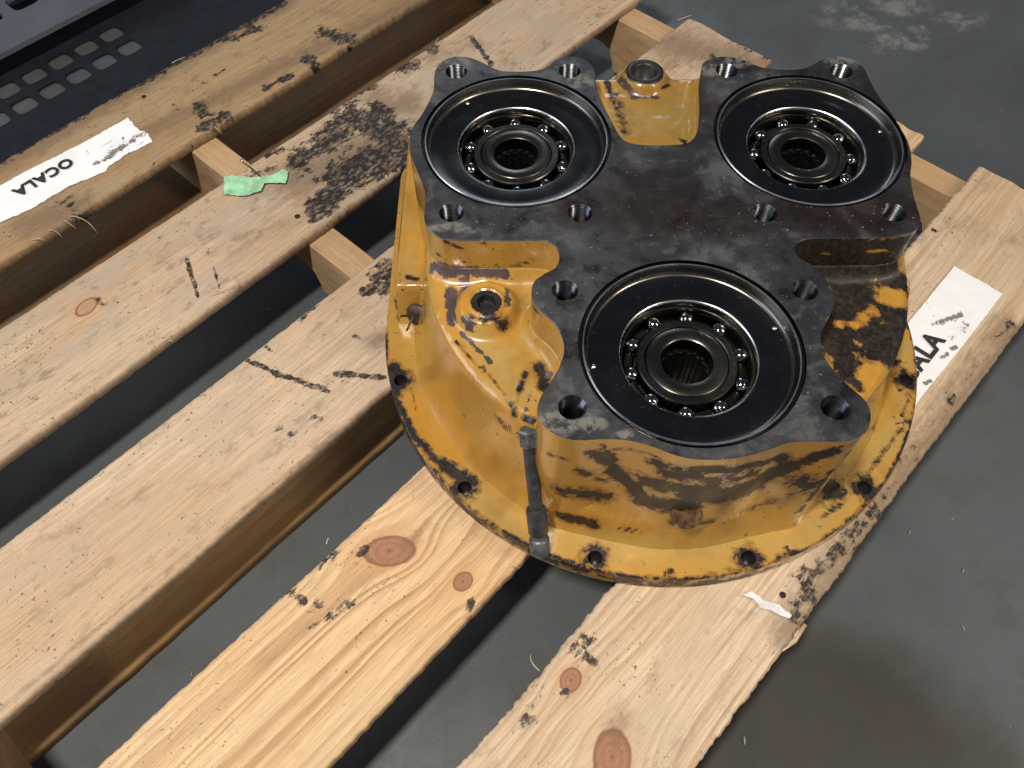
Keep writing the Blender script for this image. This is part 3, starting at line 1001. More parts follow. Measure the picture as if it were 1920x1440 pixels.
OUT = [(-0.2398, 0.1112), (-0.2405, 0.0921), (-0.2395, 0.0806), (-0.2324, 0.0587), (-0.2235, 0.0322), (-0.2213, 0.0183), (-0.2216, -0.0018), (-0.218, -0.015), (-0.2091, -0.025), (-0.1963, -0.0299), (-0.1675, -0.0305), (-0.143, -0.0306), (-0.1192, -0.0306), (-0.1105, -0.0331), (-0.1046, -0.0397), (-0.1026, -0.0493), (-0.1061, -0.0599), (-0.1158, -0.0669), (-0.1235, -0.0738), (-0.1268, -0.0829), (-0.1265, -0.0950), (-0.1225, -0.1045), (-0.1145, -0.1125), (-0.1057, -0.1251), (-0.1015, -0.1424), (-0.105, -0.1587), (-0.1112, -0.1716), (-0.1206, -0.1876), (-0.1241, -0.2014), (-0.1199, -0.213), (-0.1097, -0.2221), (-0.0955, -0.2262), (-0.0735, -0.2254), (-0.0561, -0.2266), (-0.039, -0.2316), (-0.0254, -0.2378), (-0.0102, -0.2420), (0.0113, -0.2425), (0.0289, -0.2399), (0.0484, -0.2340), (0.0626, -0.2287), (0.0814, -0.2275), (0.1003, -0.2278), (0.1133, -0.2255), (0.124, -0.2175), (0.1296, -0.2048), (0.1287, -0.193), (0.1216, -0.1825), (0.1123, -0.1698), (0.105, -0.1518), (0.1058, -0.1327), (0.1118, -0.1173), (0.1207, -0.1054), (0.1257, -0.0916), (0.1229, -0.0769), (0.1149, -0.0602), (0.1037, -0.0496), (0.1015, -0.0406), (0.1058, -0.0328), (0.1163, -0.0285), (0.1383, -0.0279), (0.1675, -0.0279), (0.1941, -0.0262), (0.2081, -0.0208), (0.2172, -0.01), (0.2195, 0.0014), (0.2198, 0.0222), (0.223, 0.047), (0.2294, 0.0684), (0.2322, 0.0912), (0.2301, 0.1096), (0.226, 0.1329), (0.2191, 0.1594), (0.2160, 0.1843), (0.2139, 0.2025), (0.2049, 0.2145), (0.1885, 0.2190), (0.1738, 0.2135), (0.1597, 0.2036), (0.1440, 0.1980), (0.1169, 0.1993), (0.1014, 0.2077), (0.089, 0.2162), (0.0757, 0.2188), (0.0617, 0.2163), (0.052, 0.2087), (0.0474, 0.1929), (0.0434, 0.1733), (0.0412, 0.155), (0.0390, 0.1333), (0.0337, 0.107), (0.0273, 0.096), (0.0176, 0.0902), (-0.0113, 0.0888), (-0.0308, 0.0917), (-0.0398, 0.1005), (-0.047, 0.122), (-0.0539, 0.1458), (-0.0582, 0.1647), (-0.0595, 0.1792), (-0.0588, 0.1931), (-0.062, 0.2048), (-0.0712, 0.2165), (-0.0837, 0.2192), (-0.097, 0.215), (-0.1055, 0.2049), (-0.1154, 0.1984), (-0.1284, 0.1960), (-0.1424, 0.1958), (-0.1549, 0.1972), (-0.1652, 0.2033), (-0.1752, 0.2111), (-0.1868, 0.2176), (-0.2011, 0.2195), (-0.2135, 0.2134), (-0.2215, 0.1968), (-0.222, 0.165), (-0.2305, 0.1346)]
OUT = np.array(OUT)
C_OUT = catmull(OUT, 4)                      # counter-clockwise or clockwise, fixed below
if np.sum(C_OUT[:, 0] * np.roll(C_OUT[:, 1], -1) - np.roll(C_OUT[:, 0], -1) * C_OUT[:, 1]) < 0:
    C_OUT = C_OUT[::-1]
BORES = [(-0.1395, 0.0985), (0.1395, 0.0985), (0.0, -0.1432)]
RB = 0.0905
THR = [(-0.0991, -0.0855), (0.1014, -0.0850), (0.1035, -0.1990), (-0.0971, -0.1985), (-0.2000, 0.1952), (-0.0850, 0.1960), (-0.0829, 0.0018), (-0.1973, 0.0022), (0.0741, 0.1962), (0.1901, 0.1950), (0.0817, 0.0018), (0.1965, 0.0022)]
RT = 0.0098

# --- flange -------------------------------------------------------
RFL = 0.2775


def d_outline(Rr, vb, rc, n=72):
    P = []
    for k in range(n + 1):
        a = math.pi + math.pi * k / n
        P.append((Rr * math.cos(a), Rr * math.sin(a)))
    for k in range(17):
        P.append((Rr, vb * 0 + (vb - rc) * (k + 1) / 17))
    for k in range(1, 13):
        a = math.pi / 2 * k / 12
        P.append((Rr - rc + rc * math.cos(a), vb - rc + rc * math.sin(a)))
    for k in range(1, 13):
        a = math.pi / 2 + math.pi / 2 * k / 12
        P.append((-Rr + rc + rc * math.cos(a), vb - rc + rc * math.sin(a)))
    for k in range(1, 17):
        P.append((-Rr, (vb - rc) * (1 - k / 17)))
    return np.array(P)


def d_sd(u, v, Rr, vb, rc):
    a = np.hypot(u, v) - Rr
    qx = np.abs(u) - (Rr - rc)
    qy = v - (vb - rc)
    b = np.minimum(np.maximum(qx, qy), 0) + np.hypot(np.maximum(qx, 0), np.maximum(qy, 0)) - rc
    return np.where(v < 0, a, b)


FH = [(0.2663 * math.sin(math.radians(15 + 30 * k)) * s, -0.2663 * math.cos(math.radians(15 + 30 * k))) for s in (-1, 1) for k in range(3)]
RFH = 0.0068


def plate_mesh(name, outline, holes, z_top, z_bot, chamf, extra=None, mat_side=0, bottom=False, nz=5):
    """flat plate: top face at z_top with round holes, small chamfer, vertical sides"""
    nrm = []
    n = len(outline)
    for i in range(n):
        t = outline[(i + 1) % n] - outline[i - 1]
        t = t / max(np.linalg.norm(t), 1e-9)
        nrm.append((t[1], -t[0]))            # outward for a counter-clockwise outline
    nrm = np.array(nrm)
    inner = outline - nrm * chamf
    pts = [Vector(p) for p in inner]
    edges = [(i, (i + 1) % n) for i in range(n)]
    for hx, hy, hr, seg in holes:
        s = len(pts)
        pts += [Vector((hx + hr * math.cos(2 * math.pi * k / seg), hy + hr * math.sin(2 * math.pi * k / seg))) for k in range(seg)]
        edges += [(s + k, s + (k + 1) % seg) for k in range(seg)]
    if extra is not None:
        pts += [Vector(p) for p in extra]
    vv, ee, ff, *_r = delaunay_2d_cdt(pts, edges, [], 0, 1e-7)
    xy = np.array([(p.x, p.y) for p in vv])
    ctr = np.array([xy[list(q)].mean(0) for q in ff])
    sd = poly_sd(inner, ctr[:, 0], ctr[:, 1])
    keep = sd < 0
    for hx, hy, hr, seg in holes:
        keep &= ~(np.hypot(ctr[:, 0] - hx, ctr[:, 1] - hy) < hr * 0.9985)
    F = [tuple(q) for q, k in zip(ff, keep) if k]
    V = [(x, y, z_top) for x, y in xy]
    ntop = len(F)
    b = len(V)
    levels = [(outline, z_top - chamf)] + [(outline, z) for z in np.linspace(z_top - chamf, z_bot, nz)[1:]]
    prev = list(range(n))
    for ol, z in levels:
        s = len(V)
        V += [(p[0], p[1], z) for p in ol]
        F += [(prev[i], s + i, s + (i + 1) % n, prev[(i + 1) % n]) for i in range(n)]
        prev = list(range(s, s + n))
    if bottom:
        F.append(tuple(reversed(prev)))
    me = mesh(name, V, F)
    me.polygons.foreach_set('material_index', [0] * (ntop + n) + [mat_side] * (len(F) - ntop - n))
    sharp(me, 35)
    return me, np.array(V)


# --- body height field ---------------------------------------------
STEP = 0.00135
us = np.arange(-0.275, 0.2751, STEP)
vs_ = np.arange(-0.272, 0.2601, STEP)
UU, VV = np.meshgrid(us, vs_)


def smax(a, b, k):
    h = np.clip(0.5 + 0.5 * (a - b) / k, 0, 1)
    return a * h + b * (1 - h) + k * h * (1 - h)


t = -d_sd(UU, VV, 0.250, 0.252, 0.06)                     # distance inside the body's foot
zs = ZS + 0.020 * sstep(0.05, 0.13, VV)
x = np.clip(t / 0.026, 0, 1)
body = ZF - 0.006 + (zs - ZF + 0.006) * (0.35 * x + 0.65 * x ** 2.2)
body = np.where(t < 0, ZF - 0.006 + t * 2.0, body)
edge_round = np.clip((t - 0.026) / 0.010, -1, 1)
body -= 0.004 * np.exp(-((t - 0.026) / 0.004) ** 2)
body += 0.0015 * (vnoise(UU, VV, 30, 4) - 0.5) * sstep(0.024, 0.04, t)
sp = poly_sd(C_OUT, UU, VV)
SDP = sp
# the pads' own vertical walls are a separate crisp mesh; here only the cast fillet at their foot
H = np.maximum(body, ZF - 0.012)
fil = np.clip(1 - sp / 0.013, 0, 1)
H = H + (0.013 * fil ** 2.3 + 0.006 * np.clip(1 - sp / 0.03, 0, 1) ** 2 * (H < 0.05)) * (sp < 0.03)
H = np.where((t < 0) & (sp > 0.004), np.minimum(H, ZF - 0.006 + 0.013 * fil ** 2.3 + np.maximum(t, -0.02) * 0.5), H)
# side ribs
for s in (-1, 1):
    qx = np.abs(UU - s * 0.2475) - (0.0215 - 0.004)
    qy = np.abs(VV - 0.121) - (0.114 - 0.004)
    sd = np.minimum(np.maximum(qx, qy), 0) + np.hypot(np.maximum(qx, 0), np.maximum(qy, 0)) - 0.004
    rib = ZF - 0.010 + 0.060 * np.sqrt(np.clip(1 - (1 - np.clip(-sd / 0.009, 0, 1)) ** 2, 0, 1)) - 0.0015 * sstep(0.006, 0.014, -sd)
    H = np.where(sd < 0.012, smax(H, rib, 0.006), H)
# plug boss on the left shoulder
bx, by = gl(912, 567, 0.153)[:2]
rb = np.hypot(UU - bx, VV - by)
H = smax(H, ZS + 0.016 - 0.020 * sstep(0.020, 0.036, rb) - 7.0 * np.clip(rb - 0.036, 0, 1), 0.006)
H -= 0.003 * np.exp(-((rb - 0.0185) / 0.004) ** 2)
# boss with a hole on the far pocket
fx_, fy_ = -0.0045, 0.2190
rf_ = np.hypot(UU - fx_, VV - fy_)
H = smax(H, 0.1705 - 0.014 * sstep(0.019, 0.031, rf_) - 8.0 * np.clip(rf_ - 0.031, 0, 1), 0.005)
# rounded rib end in front of the left bore (hand-cast fillet)
H = H + 0.0009 * (vnoise(UU, VV, 120, 9) - 0.5) * sstep(0.03, 0.05, H)
H = np.maximum(H, ZF - 0.012)
# far hole is drilled
H = np.where(rf_ < 0.0130, 0.145, H)
H = np.where(rb < 0.0135, ZS - 0.002, H)


def height(u, v):
    i = int(round((u - us[0]) / STEP))
    j = int(round((v - vs_[0]) / STEP))
    if 0 <= i < len(us) and 0 <= j < len(vs_):
        if SDP[j, i] < 0:
            return ZP
        return max(H[j, i], ZF if np.hypot(u, v) < RFL or (v > 0 and abs(u) < RFL and v < .258) else -1)
    return -1.0


def hit(px, py):
    """where the sight line through a photo pixel meets the casting (local metres)"""
    for z in np.arange(ZP - 0.004, -0.002, -0.0015):
        p = gl(px, py, z)
        if height(p[0], p[1]) >= z:
            return p
    return gl(px, py, ZF)


def strokes(items):
    return [(hit(*p), hit(*q), r * 0.00047, s) for p, q, r, s in items]


GRIME = strokes([
    # right shoulder, mostly black
    ((1520, 475), (1700, 470), 46, 1.5), ((1540, 520), (1700, 530), 46, 1.4), ((1570, 570), (1690, 590), 42, 1.3), ((1560, 630), (1680, 640), 40, 1.3), ((1590, 690), (1640, 670), 28, 1.2), ((1600, 470), (1720, 445), 30, 1.4),
    ((1515, 470), (1690, 458), 26, 1.0), ((1540, 500), (1640, 510), 30, 1.0), ((1575, 550), (1610, 540), 28, 1.0), ((1555, 620), (1600, 690), 17, .95), ((1640, 650), (1690, 600), 26, .95),
    ((1575, 700), (1610, 720), 12, .9), ((1700, 450), (1722, 440), 14, 1.0), ((1560, 640), (1640, 660), 22, .85), ((1710, 560), (1700, 610), 8, .9), ((1640, 720), (1680, 680), 9, .8), ((1600, 480), (1660, 500), 44, 1.1), ((1520, 480), (1600, 470), 40, 1.1), ((1560, 540), (1620, 545), 38, 1.1), ((1660, 640), (1690, 610), 30, 1.05), ((1560, 640), (1600, 680), 26, 1.05),
    # front wall
    ((1230, 866), (1330, 880), 14, .95), ((1330, 880), (1470, 858), 14, .95), ((1110, 848), (1170, 890), 12, .95), ((1150, 880), (1215, 945), 18, 1.05), ((1215, 940), (1290, 945), 26, 1.05), ((1300, 925), (1400, 920), 32, 1.1),
    ((1390, 925), (1470, 880), 26, 1.1), ((1470, 878), (1560, 848), 14, 1.0), ((1065, 920), (1130, 930), 22, .85), ((1055, 965), (1110, 980), 14, .95), ((1500, 900), (1560, 920), 26, .75), ((1260, 885), (1400, 890), 24, .80),
    ((1270, 980), (1330, 978), 16, .8), ((1160, 990), (1200, 995), 5, .8), ((1560, 880), (1500, 960), 7, .8), ((1030, 850), (1060, 860), 7, .7), ((1130, 835), (1150, 860), 7, .7), ((1220, 905), (1330, 915), 26, .80), ((1080, 880), (1130, 900), 12, .6),
    ((1420, 950), (1480, 930), 16, .65), ((1560, 840), (1620, 815), 8, .7), ((1590, 850), (1640, 800), 10, .6), ((1150, 840), (1230, 856), 6, .7),
    # left shoulder and its lip
    ((985, 700), (965, 775), 6, .85), ((930, 780), (955, 805), 6, .95), ((1010, 690), (1022, 725), 12, .95), ((985, 783), (1003, 792), 6, .9), ((905, 690), (960, 760), 4, .7), ((855, 640), (905, 700), 3, .65),
    ((915, 595), (945, 605), 12, .95), ((1000, 575), (1010, 590), 5, .8), ((835, 452), (860, 462), 5, .95), ((900, 452), (910, 456), 3, .9), ((765, 520), (785, 525), 6, .9), ((820, 475), (826, 478), 4, .8), ((965, 498), (1000, 488), 5, .8),
    ((1015, 460), (1035, 455), 3, .8), ((740, 590), (748, 600), 3, .9), ((738, 560), (742, 572), 3, .8),
    # far pocket
    ((1175, 135), (1225, 130), 8, .7), ((1150, 180), (1175, 250), 14, .55), ((1275, 262), (1285, 268), 4, .9), ((1240, 165), (1255, 160), 3, .9), ((1135, 150), (1160, 220), 7, .75),
    # flange: worn arc on the left, holes, nicks
    ((738, 690), (738, 740), 15, 1.05), ((740, 745), (775, 815), 8, .85), ((775, 815), (830, 880), 9, .80), ((830, 870), (885, 905), 13, .95), ((1460, 1045), (1500, 1035), 6, .9), ((1250, 1075), (1260, 1072), 5, .95),
    ((1540, 970), (1580, 945), 4, .85), ((1490, 965), (1520, 950), 2.5, .85), ((1625, 890), (1700, 790), 5, .7), ((1690, 780), (1705, 740), 4, .75), ((1040, 1045), (1090, 1060), 4, .8), ((1330, 1075), (1400, 1060), 4, .55),
    ((770, 720), (780, 770), 3, .6),
])
for hx, hy in FH:
    GRIME.append(((hx, hy, ZF), (hx, hy, ZF), 0.0105, 1.0))
BARE = strokes([
    ((815, 500), (850, 505), 15, 1.0), ((860, 505), (945, 515), 12, 1.0), ((845, 545), (850, 600), 13, 1.0), ((870, 530), (880, 610), 13, .95), ((865, 625), (920, 680), 6, .8), ((950, 545), (955, 570), 8, .8), ((1165, 150), (1190, 180), 12, .9),
    ((1190, 180), (1235, 185), 8, .7), ((985, 770), (1000, 720), 5, .6), ((1030, 700), (1022, 745), 8, .7)])
PALEP = strokes([((900, 640), (980, 740), 35, .9), ((980, 540), (990, 640), 20, .6), ((1180, 220), (1280, 220), 50, .9), ((760, 300), (770, 520), 18, .9), ((1060, 1020), (1500, 1020), 35, .85), ((1500, 1020), (1690, 800), 30, .9),
                 ((1690, 800), (1700, 650), 20, .9), ((880, 930), (1000, 1010), 25, .8), ((1650, 530), (1690, 480), 30, .6), ((760, 640), (820, 820), 15, .4)])


CLEAN = strokes([((1695, 495), (1700, 510), 30, 1.1), ((1665, 550), (1675, 560), 32, 1.1), ((1620, 590), (1640, 585), 22, .9), ((1600, 610), (1605, 612), 14, .8), ((1625, 690), (1635, 700), 26, 1.0), ((1705, 545), (1708, 560), 16, .9), ((1555, 590), (1575, 610), 10, .8), ((1540, 475), (1560, 476), 6, .9), ((1620, 472), (1660, 468), 6, .9), ((1600, 640), (1610, 645), 8, .8)])


def wear(me, V):
    g = capsule_mask(V, GRIME)
    g = np.clip(g - 1.25 * np.clip(capsule_mask(V, CLEAN) - 0.15, 0, 1), 0, 2)
    # the painted rim of the flange is knocked off along its outer corner
    rr = np.hypot(V[:, 0], V[:, 1])
    rim = np.where(V[:, 1] < 0, sstep(RFL - 0.006, RFL - 0.0005, rr), 0) * np.where(V[:, 2] > 0.004, 1, 0.6)
    side = vnoise(np.arctan2(V[:, 0], V[:, 1]) * 3.0 + 40, V[:, 2] * 20, 2.2, 21)
    g = np.maximum(g, rim * (0.30 + 0.42 * side) * (V[:, 2] < 0.03))
    add_attr(me, 'grime', g)
    add_attr(me, 'bare', capsule_mask(V, BARE))
    add_attr(me, 'pale', np.clip(capsule_mask(V, PALEP) * 1.2 - 0.2, 0, 1))


nu, nv_ = len(us), len(vs_)
Vb = np.c_[UU.ravel(), VV.ravel(), H.ravel()]
keepv = (H > ZF - 0.0065) & (SDP > -0.004) & (d_sd(UU, VV, RFL - 0.002, 0.256, 0.035) < 0)
q = keepv[:-1, :-1] & keepv[1:, :-1] & keepv[:-1, 1:] & keepv[1:, 1:]
jj, ii = np.nonzero(q)
quads = np.c_[jj * nu + ii, jj * nu + ii + 1, (jj + 1) * nu + ii + 1, (jj + 1) * nu + ii]
used = np.unique(quads)
remap = -np.ones(nu * nv_, int)
remap[used] = np.arange(len(used))
me = mesh('body', Vb[used], [tuple(r) for r in remap[quads].tolist()])
wear(me, Vb[used])
link('body', me, MAT_PAINT, gear)['label'] = 'yellow painted cast body with black oil stains'

# flange with holes; extra inner points carry the wear
gxx, gyy = np.meshgrid(np.arange(-0.276, 0.277, 0.0028), np.arange(-0.276, 0.258, 0.0028))
gxx, gyy = gxx.ravel(), gyy.ravel()
dd = d_sd(gxx, gyy, RFL, 0.258, 0.04)
sel = (dd < -0.0022) & (dd > -0.045)
for hx, hy in FH:
    sel &= np.hypot(gxx - hx, gyy - hy) > RFH + 0.001
fo = d_outline(RFL, 0.258, 0.04)
me, Vf = plate_mesh('flange', fo, [(hx, hy, RFH, 20) for hx, hy in FH], ZF, 0.0005, 0.0014, np.c_[gxx[sel], gyy[sel]])
wear(me, Vf)
link('flange', me, MAT_PAINT, gear)
hv, hf = lathe([(RFH, ZF), (RFH, 0.0022), (0.0001, 0.002)], 20)
HM = mesh('bolt_hole', hv, hf)
HM.materials.append(MAT_DARK)
for hx, hy in FH:
    o = bpy.data.objects.new('bolt_hole', HM)
    COL.objects.link(o)
    o.parent = gear
    o.location = (hx, hy, 0)

# machined pad face: one plate joining the three pads
CH = 0.0013
holes = [(x_, y2, RB, 120) for x_, y2 in BORES] + [(x_, y2, RT + CH, 28) for x_, y2 in THR]
me, Vp = plate_mesh('mounting_pad', C_OUT, holes, ZP, 0.012, 0.0010, None, 1, nz=44)
wear(me, Vp)
pad = link('mounting_pad', me, [MAT_STEEL, MAT_PAINT], gear)
pad['label'] = 'dark oily machined pad face joining the three bores'

# threaded holes
prof = [(RT + CH, ZP), (RT, ZP - CH)]
for k in range(44):
    prof.append((RT - (0.0009 if k % 2 else 0.0), ZP - CH - 0.0006 - k * 0.00088))
prof += [(0.0001, ZP - 0.044)]
tv, tf = lathe(prof, 28)
TM = mesh('threaded_hole', tv, tf)
sharp(TM, 30)
TM.materials.append(MAT_THREAD)
for x_, y2 in THR:
    o = bpy.data.objects.new('threaded_hole', TM)
    COL.objects.link(o)
    o.parent = gear
    o.location = (x_, y2, 0)

# bores and bearings (built once, copied)
bp = [(RB, ZP), (RB - .0006, ZP - .0030), (.0880, ZP - .0032), (.0876, ZP - .0012), (.0868, ZP - .0003), (.0858, ZP - .0004), (.0850, ZP - .0018), (.0846, ZP - .0070), (.0836, ZP - .0098), (.0818, ZP - .0110),
      (.0700, ZP - .0112), (.0585, ZP - .0113), (.0566, ZP - .0117), (.0556, ZP - .0130), (.0552, ZP - .0175), (.0552, ZP - .045)]
bv, bf = lathe(bp, 120)
BOREM = mesh('pilot_bore', bv, bf)
sharp(BOREM, 50)
BOREM.materials.append(MAT_BORE)
BOREM.materials.append(MAT_RIM)
BOREM.materials.append(MAT_WALL)
BOREM.polygons.foreach_set('material_index', [1 if (i // 120) in (3, 4, 12) else (2 if (i // 120) in (5, 6, 7, 8, 13) else 0) for i in range(len(BOREM.polygons))])
zb = ZP - 0.0190
orv, orf = lathe([(.0551, zb - .0005), (.0548, zb + .0004), (.0534, zb + .0002), (.0530, zb - .0008), (.0529, zb - .004), (.0545, zb - .009), (.0528, zb - .014), (.0528, zb - .019)], 96)
OR_M = mesh('outer_race', orv, orf); sharp(OR_M, 40); OR_M.materials.append(MAT_RACE)
irv, irf = lathe([(.0400, zb - .016), (.0385, zb - .009), (.0412, zb - .0035), (.0412, zb - .0008), (.0404, zb), (.0352, zb), (.0346, zb - .0006), (.0344, zb - .0022)], 96)
IR_M = mesh('inner_race', irv, irf); sharp(IR_M, 40); IR_M.materials.append(MAT_RACE)
hbp = [(.0344, zb - .0030), (.0338, zb - .0012), (.0330, zb - .0006), (.0228, zb - .0006), (.0216, zb - .0014), (.0212, zb - .0035), (.0210, zb - .016)]
hbv, hbf = lathe(hbp, 96)
HB_M = mesh('shaft_hub', hbv, hbf); sharp(HB_M, 40); HB_M.materials.append(MAT_RACE)
# splined inside of the hub
sv, sf = [], []
NS = 16
for zi, z in enumerate((zb - .014, zb - .016, zb - .060)):
    for k in range(NS * 4):
        a = 2 * math.pi * k / (NS * 4)
        r = (.0209 if zi == 0 else (.0209 if k % 4 in (0, 1) else .0196))
        sv.append((r * math.cos(a), r * math.sin(a), z))
n4 = NS * 4
for zi in range(2):
    for k in range(n4):
        sf.append((zi * n4 + k, (zi + 1) * n4 + k, (zi + 1) * n4 + (k + 1) % n4, zi * n4 + (k + 1) % n4))
sf.append(tuple(2 * n4 + k for k in range(n4)))
SP_M = mesh('spline', sv, sf, False); SP_M.materials.append(MAT_CAGE)
cgv, cgf = lathe([(.0505, zb - .0115), (.0498, zb - .0100), (.0442, zb - .0100), (.0435, zb - .0115), (.0435, zb - .018), (.0505, zb - .018)], 96, True)
CG_M = mesh('cage', cgv, cgf); CG_M.materials.append(MAT_CAGE)
dkv, dkf = lathe([(.0552, zb - .0185), (.0200, zb - .0186)], 64)
DK_M = mesh('seal_plate', dkv, dkf); DK_M.materials.append(MAT_DARK)
bmb = bmesh.new()
bmesh.ops.create_uvsphere(bmb, u_segments=20, v_segments=12, radius=0.0076)
BL_M = bpy.data.meshes.new('ball')
bmb.to_mesh(BL_M)
bmb.free()
BL_M.polygons.foreach_set('use_smooth', [True] * len(BL_M.polygons))
BL_M.materials.append(MAT_BALL)
pnv, pnf = lathe([(.0001, .0012), (.0016, .0011), (.0021, .0004), (.0021, -.002)], 12)
PN_M = mesh('dowel_pin', pnv, pnf); PN_M.materials.append(MAT_RIM)

for bi, (x_, y2) in enumerate(BORES):
    def put(name, me, parent, loc=(0, 0, 0)):
        o = bpy.data.objects.new(name, me)
        COL.objects.link(o)
        o.parent = parent
        o.location = loc
        return o
    bo = put('pilot_bore', BOREM, gear, (x_, y2, 0))
    for ang in ((20 + 0 * bi, 188) if bi == 2 else ((128,) if bi == 0 else (15,))):
        a = math.radians(ang)
        put('dowel_pin', PN_M, bo, (.0785 * math.cos(a), .0785 * math.sin(a), ZP - .0112))
    br = put('bearing', OR_M, gear, (x_, y2, 0))
    br['label'] = 'open steel ball bearing'
    put('inner_race', IR_M, br)
    put('shaft_hub', HB_M, br)
    put('spline', SP_M, br)
    put('cage', CG_M, br)
    put('seal_plate', DK_M, br)
    nb_ = 10
    ph = (0.33, 0.55, 0.2)[bi]
    for k in range(nb_):
        a = ph + 2 * math.pi * k / nb_
        put('ball', BL_M, br, (.0470 * math.cos(a), .0470 * math.sin(a), zb - .0080))

# socket plug on the left shoulder
pv, pf = [], []
zpl = ZS + 0.0135


def ring(r, z, seg=24, hexr=None):
    s = len(pv)
    for k in range(seg):
        a = 2 * math.pi * k / seg
        rr = r
        if hexr:
            rr = hexr * math.cos(math.pi / 6) / math.cos(((a + 0.3) % (math.pi / 3)) - math.pi / 6)
        pv.append((rr * math.cos(a), rr * math.sin(a), z))
    return s


rings = [ring(.0142, zpl - .012), ring(.0142, zpl - .0012), ring(.0130, zpl), ring(0, zpl, hexr=.0088), ring(0, zpl - .008, hexr=.0086)]
for a, b in zip(rings[:-1], rings[1:]):
    for k in range(24):
        pf.append((a + k, a + (k + 1) % 24, b + (k + 1) % 24, b + k))
pf.append(tuple(rings[-1] + k for k in range(24)))
me = mesh('socket_plug', pv, pf)
sharp(me, 35)
link('socket_plug', me, MAT_PLUG, gear, (bx, by, 0))['label'] = 'black hexagon socket plug'

# ring and bore of the far boss
fv, ff_ = lathe([(.0215, 0.1675), (.0195, 0.1712), (.0140, 0.1716), (.0122, 0.170), (.0112, 0.152), (.0001, 0.1515)], 28)
me = mesh('boss', fv, ff_)
link('boss', me, MAT_DARK, gear, (fx_, fy_, 0))['label'] = 'drilled boss of bare dark metal'

# drain plug low on the front wall
dp = hit(1287, 962)
dv, df = lathe([(.0135, -.008), (.0135, -.001), (.0122, .0006), (.0075, .0006), (.0068, -.0010), (.0001, -.0010)], 28)
me = mesh('drain_plug', dv, df)
sharp(me, 40)
link('drain_plug', me, plain('oily_brown_iron', (0.085, 0.047, 0.022), 0.35, 0.1, 0.6, 160), gear, (dp[0], dp[1] - 0.002, dp[2] + 0.002), (math.radians(38), 0, 0))

# disc and pin in the end face of the left rib
wp = hit(786, 577)
wv, wf = lathe([(.0001, .0022), (.0090, .0020), (.0102, .0008), (.0102, -.001), (.0070, -.003), (.0068, -.012)], 28)
me = mesh('end_plug', wv, wf)
ep = link('end_plug', me, MAT_RUST, gear, (wp[0] - .002, wp[1] - 0.011, wp[2] + 0.003), (math.radians(58), 0, math.radians(-30)))
ep.scale = (1.12, 1.12, 1.12)
ep['label'] = 'rusty round end plug with a split pin'
v, f = tube([(0, -.002, .002), (-.001, -.006, .006), (-.002, -.016, .008)], .0010, 8)
link('split_pin', mesh('split_pin', v, f), MAT_NAIL, ep)

# ------------------------------------------------------------------ steel extension tool leaning on the cover
pb = gl(1012, 1022, ZF + 0.0095)
ptp = gl(990, 806, 0.133)
axis = Vector(ptp) - Vector(pb)
Lt = axis.length
tool = empty('extension_tool', (0, 0, 0))
B3 = Vector((GX, GY, DECK)) + Vector((*(cU * pb[0] + cV * pb[1]), pb[2]))
T3 = Vector((GX, GY, DECK)) + Vector((*(cU * ptp[0] + cV * ptp[1]), ptp[2]))
tool.location = B3
tool.rotation_euler = (T3 - B3).to_track_quat('Z', 'Y').to_euler()
tag(tool, 'dark steel extension tool with hexagon end leaning against the yellow casting', 'tool')
print('tool length', Lt)
s_ = Lt / 0.115


def lz(profile, seg=28):
    v, f = lathe([(r, z * s_) for r, z in profile], seg)
    return v, f


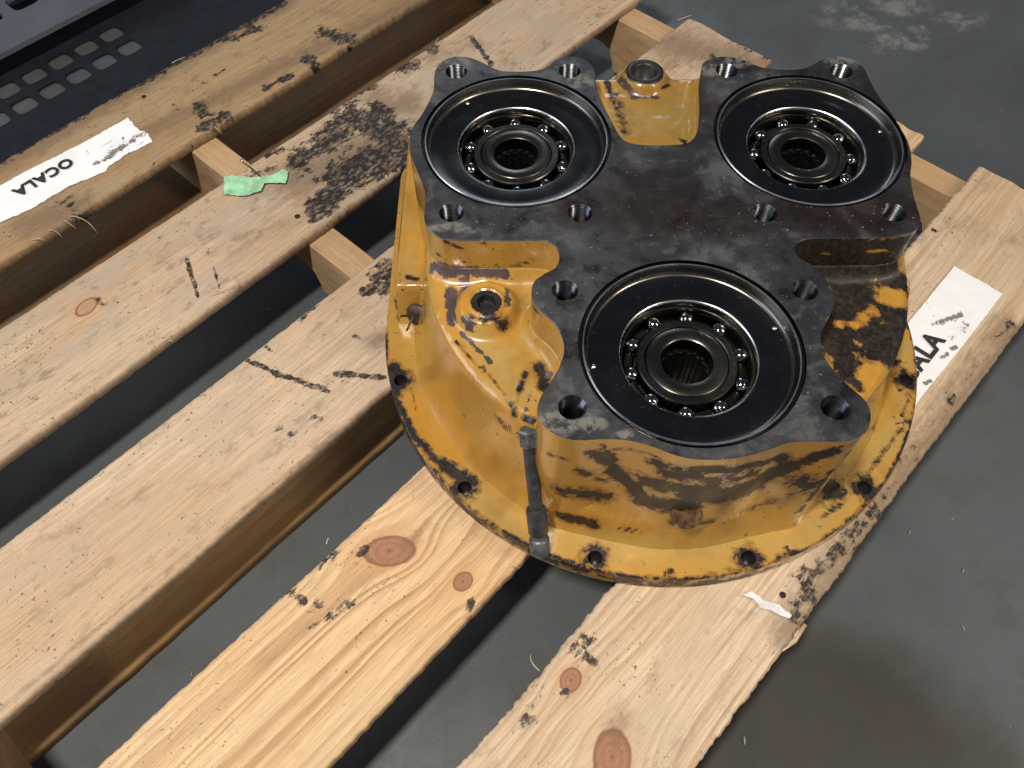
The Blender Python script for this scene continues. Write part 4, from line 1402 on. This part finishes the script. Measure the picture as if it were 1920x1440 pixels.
v, f = lz([(.0001, -.0085), (.0070, -.0085), (.0088, -.0070), (.0092, -.002), (.0092, .006), (.0084, .0078), (.0066, .0088), (.0062, .0105), (.0066, .0125)])
f = [tuple(reversed(q)) for q in f]
me = mesh('socket', v, f); sharp(me, 40); link('socket', me, MAT_TOOL2, tool)
v, f = lz([(.0062, .0122), (.0080, .0130), (.0090, .0145), (.0092, .036), (.0086, .0385), (.0062, .0395)])
f = [tuple(reversed(q)) for q in f]
me = mesh('collar', v, f); sharp(me, 40); co_ = link('collar', me, MAT_TOOL, tool)
v, f = tube([(-.0088, .0, .020 * s_), (-.0088, .0, .034 * s_)], .0018, 8)
link('key', mesh('key', v, f), MAT_TOOL2, co_)
v, f = lz([(.0062, .039), (.0060, .060), (.0062, .080), (.0058, .104)])
f = [tuple(reversed(q)) for q in f]
me = mesh('shank', v, f); link('shank', me, MAT_TOOL, tool)
hv2, hf2 = [], []
for z, r in ((.100, .0070), (.1015, .0084), (.1145, .0084), (.116, .0070)):
    for k in range(6):
        a = math.pi / 3 * k + 0.25
        hv2.append((r * math.cos(a), r * math.sin(a), z * s_))
for i in range(3):
    for k in range(6):
        hf2.append((i * 6 + k, i * 6 + (k + 1) % 6, (i + 1) * 6 + (k + 1) % 6, (i + 1) * 6 + k))
hf2.append(tuple(18 + k for k in range(6)))
hf2.append(tuple(reversed(range(6))))
link('hexagon_end', mesh('hexagon_end', hv2, hf2, False), MAT_TOOL2, tool)

# ------------------------------------------------------------------ crumbs on the floor
for i, (px, py, s) in enumerate([(1570, 1082, .003), (1705, 998, .003), (1805, 1178, .003), (1805, 1070, .003), (1395, 1388, .004), (360, 1262, .003)]):
    p = un(px, py, 0)
    a = random.uniform(0, 3.1)
    d = Vector((math.cos(a), math.sin(a), 0))
    P = [d * (-s), d * (-s * .3) + Vector((0, 0, s * .2)), d * (s * .4) + Vector((s * .2, 0, s * .15)), d * s]
    v, f = tube(P, [s * .12, s * .28, s * .24, s * .08], 5)
    o = link('wood_chip', mesh('wood_chip', v, f), MAT_CHIP, None, (p[0], p[1], s * .20))
    tag(o, 'tiny pale wood chip lying on the bare concrete floor', 'chip', 'wood chips scattered on the floor')
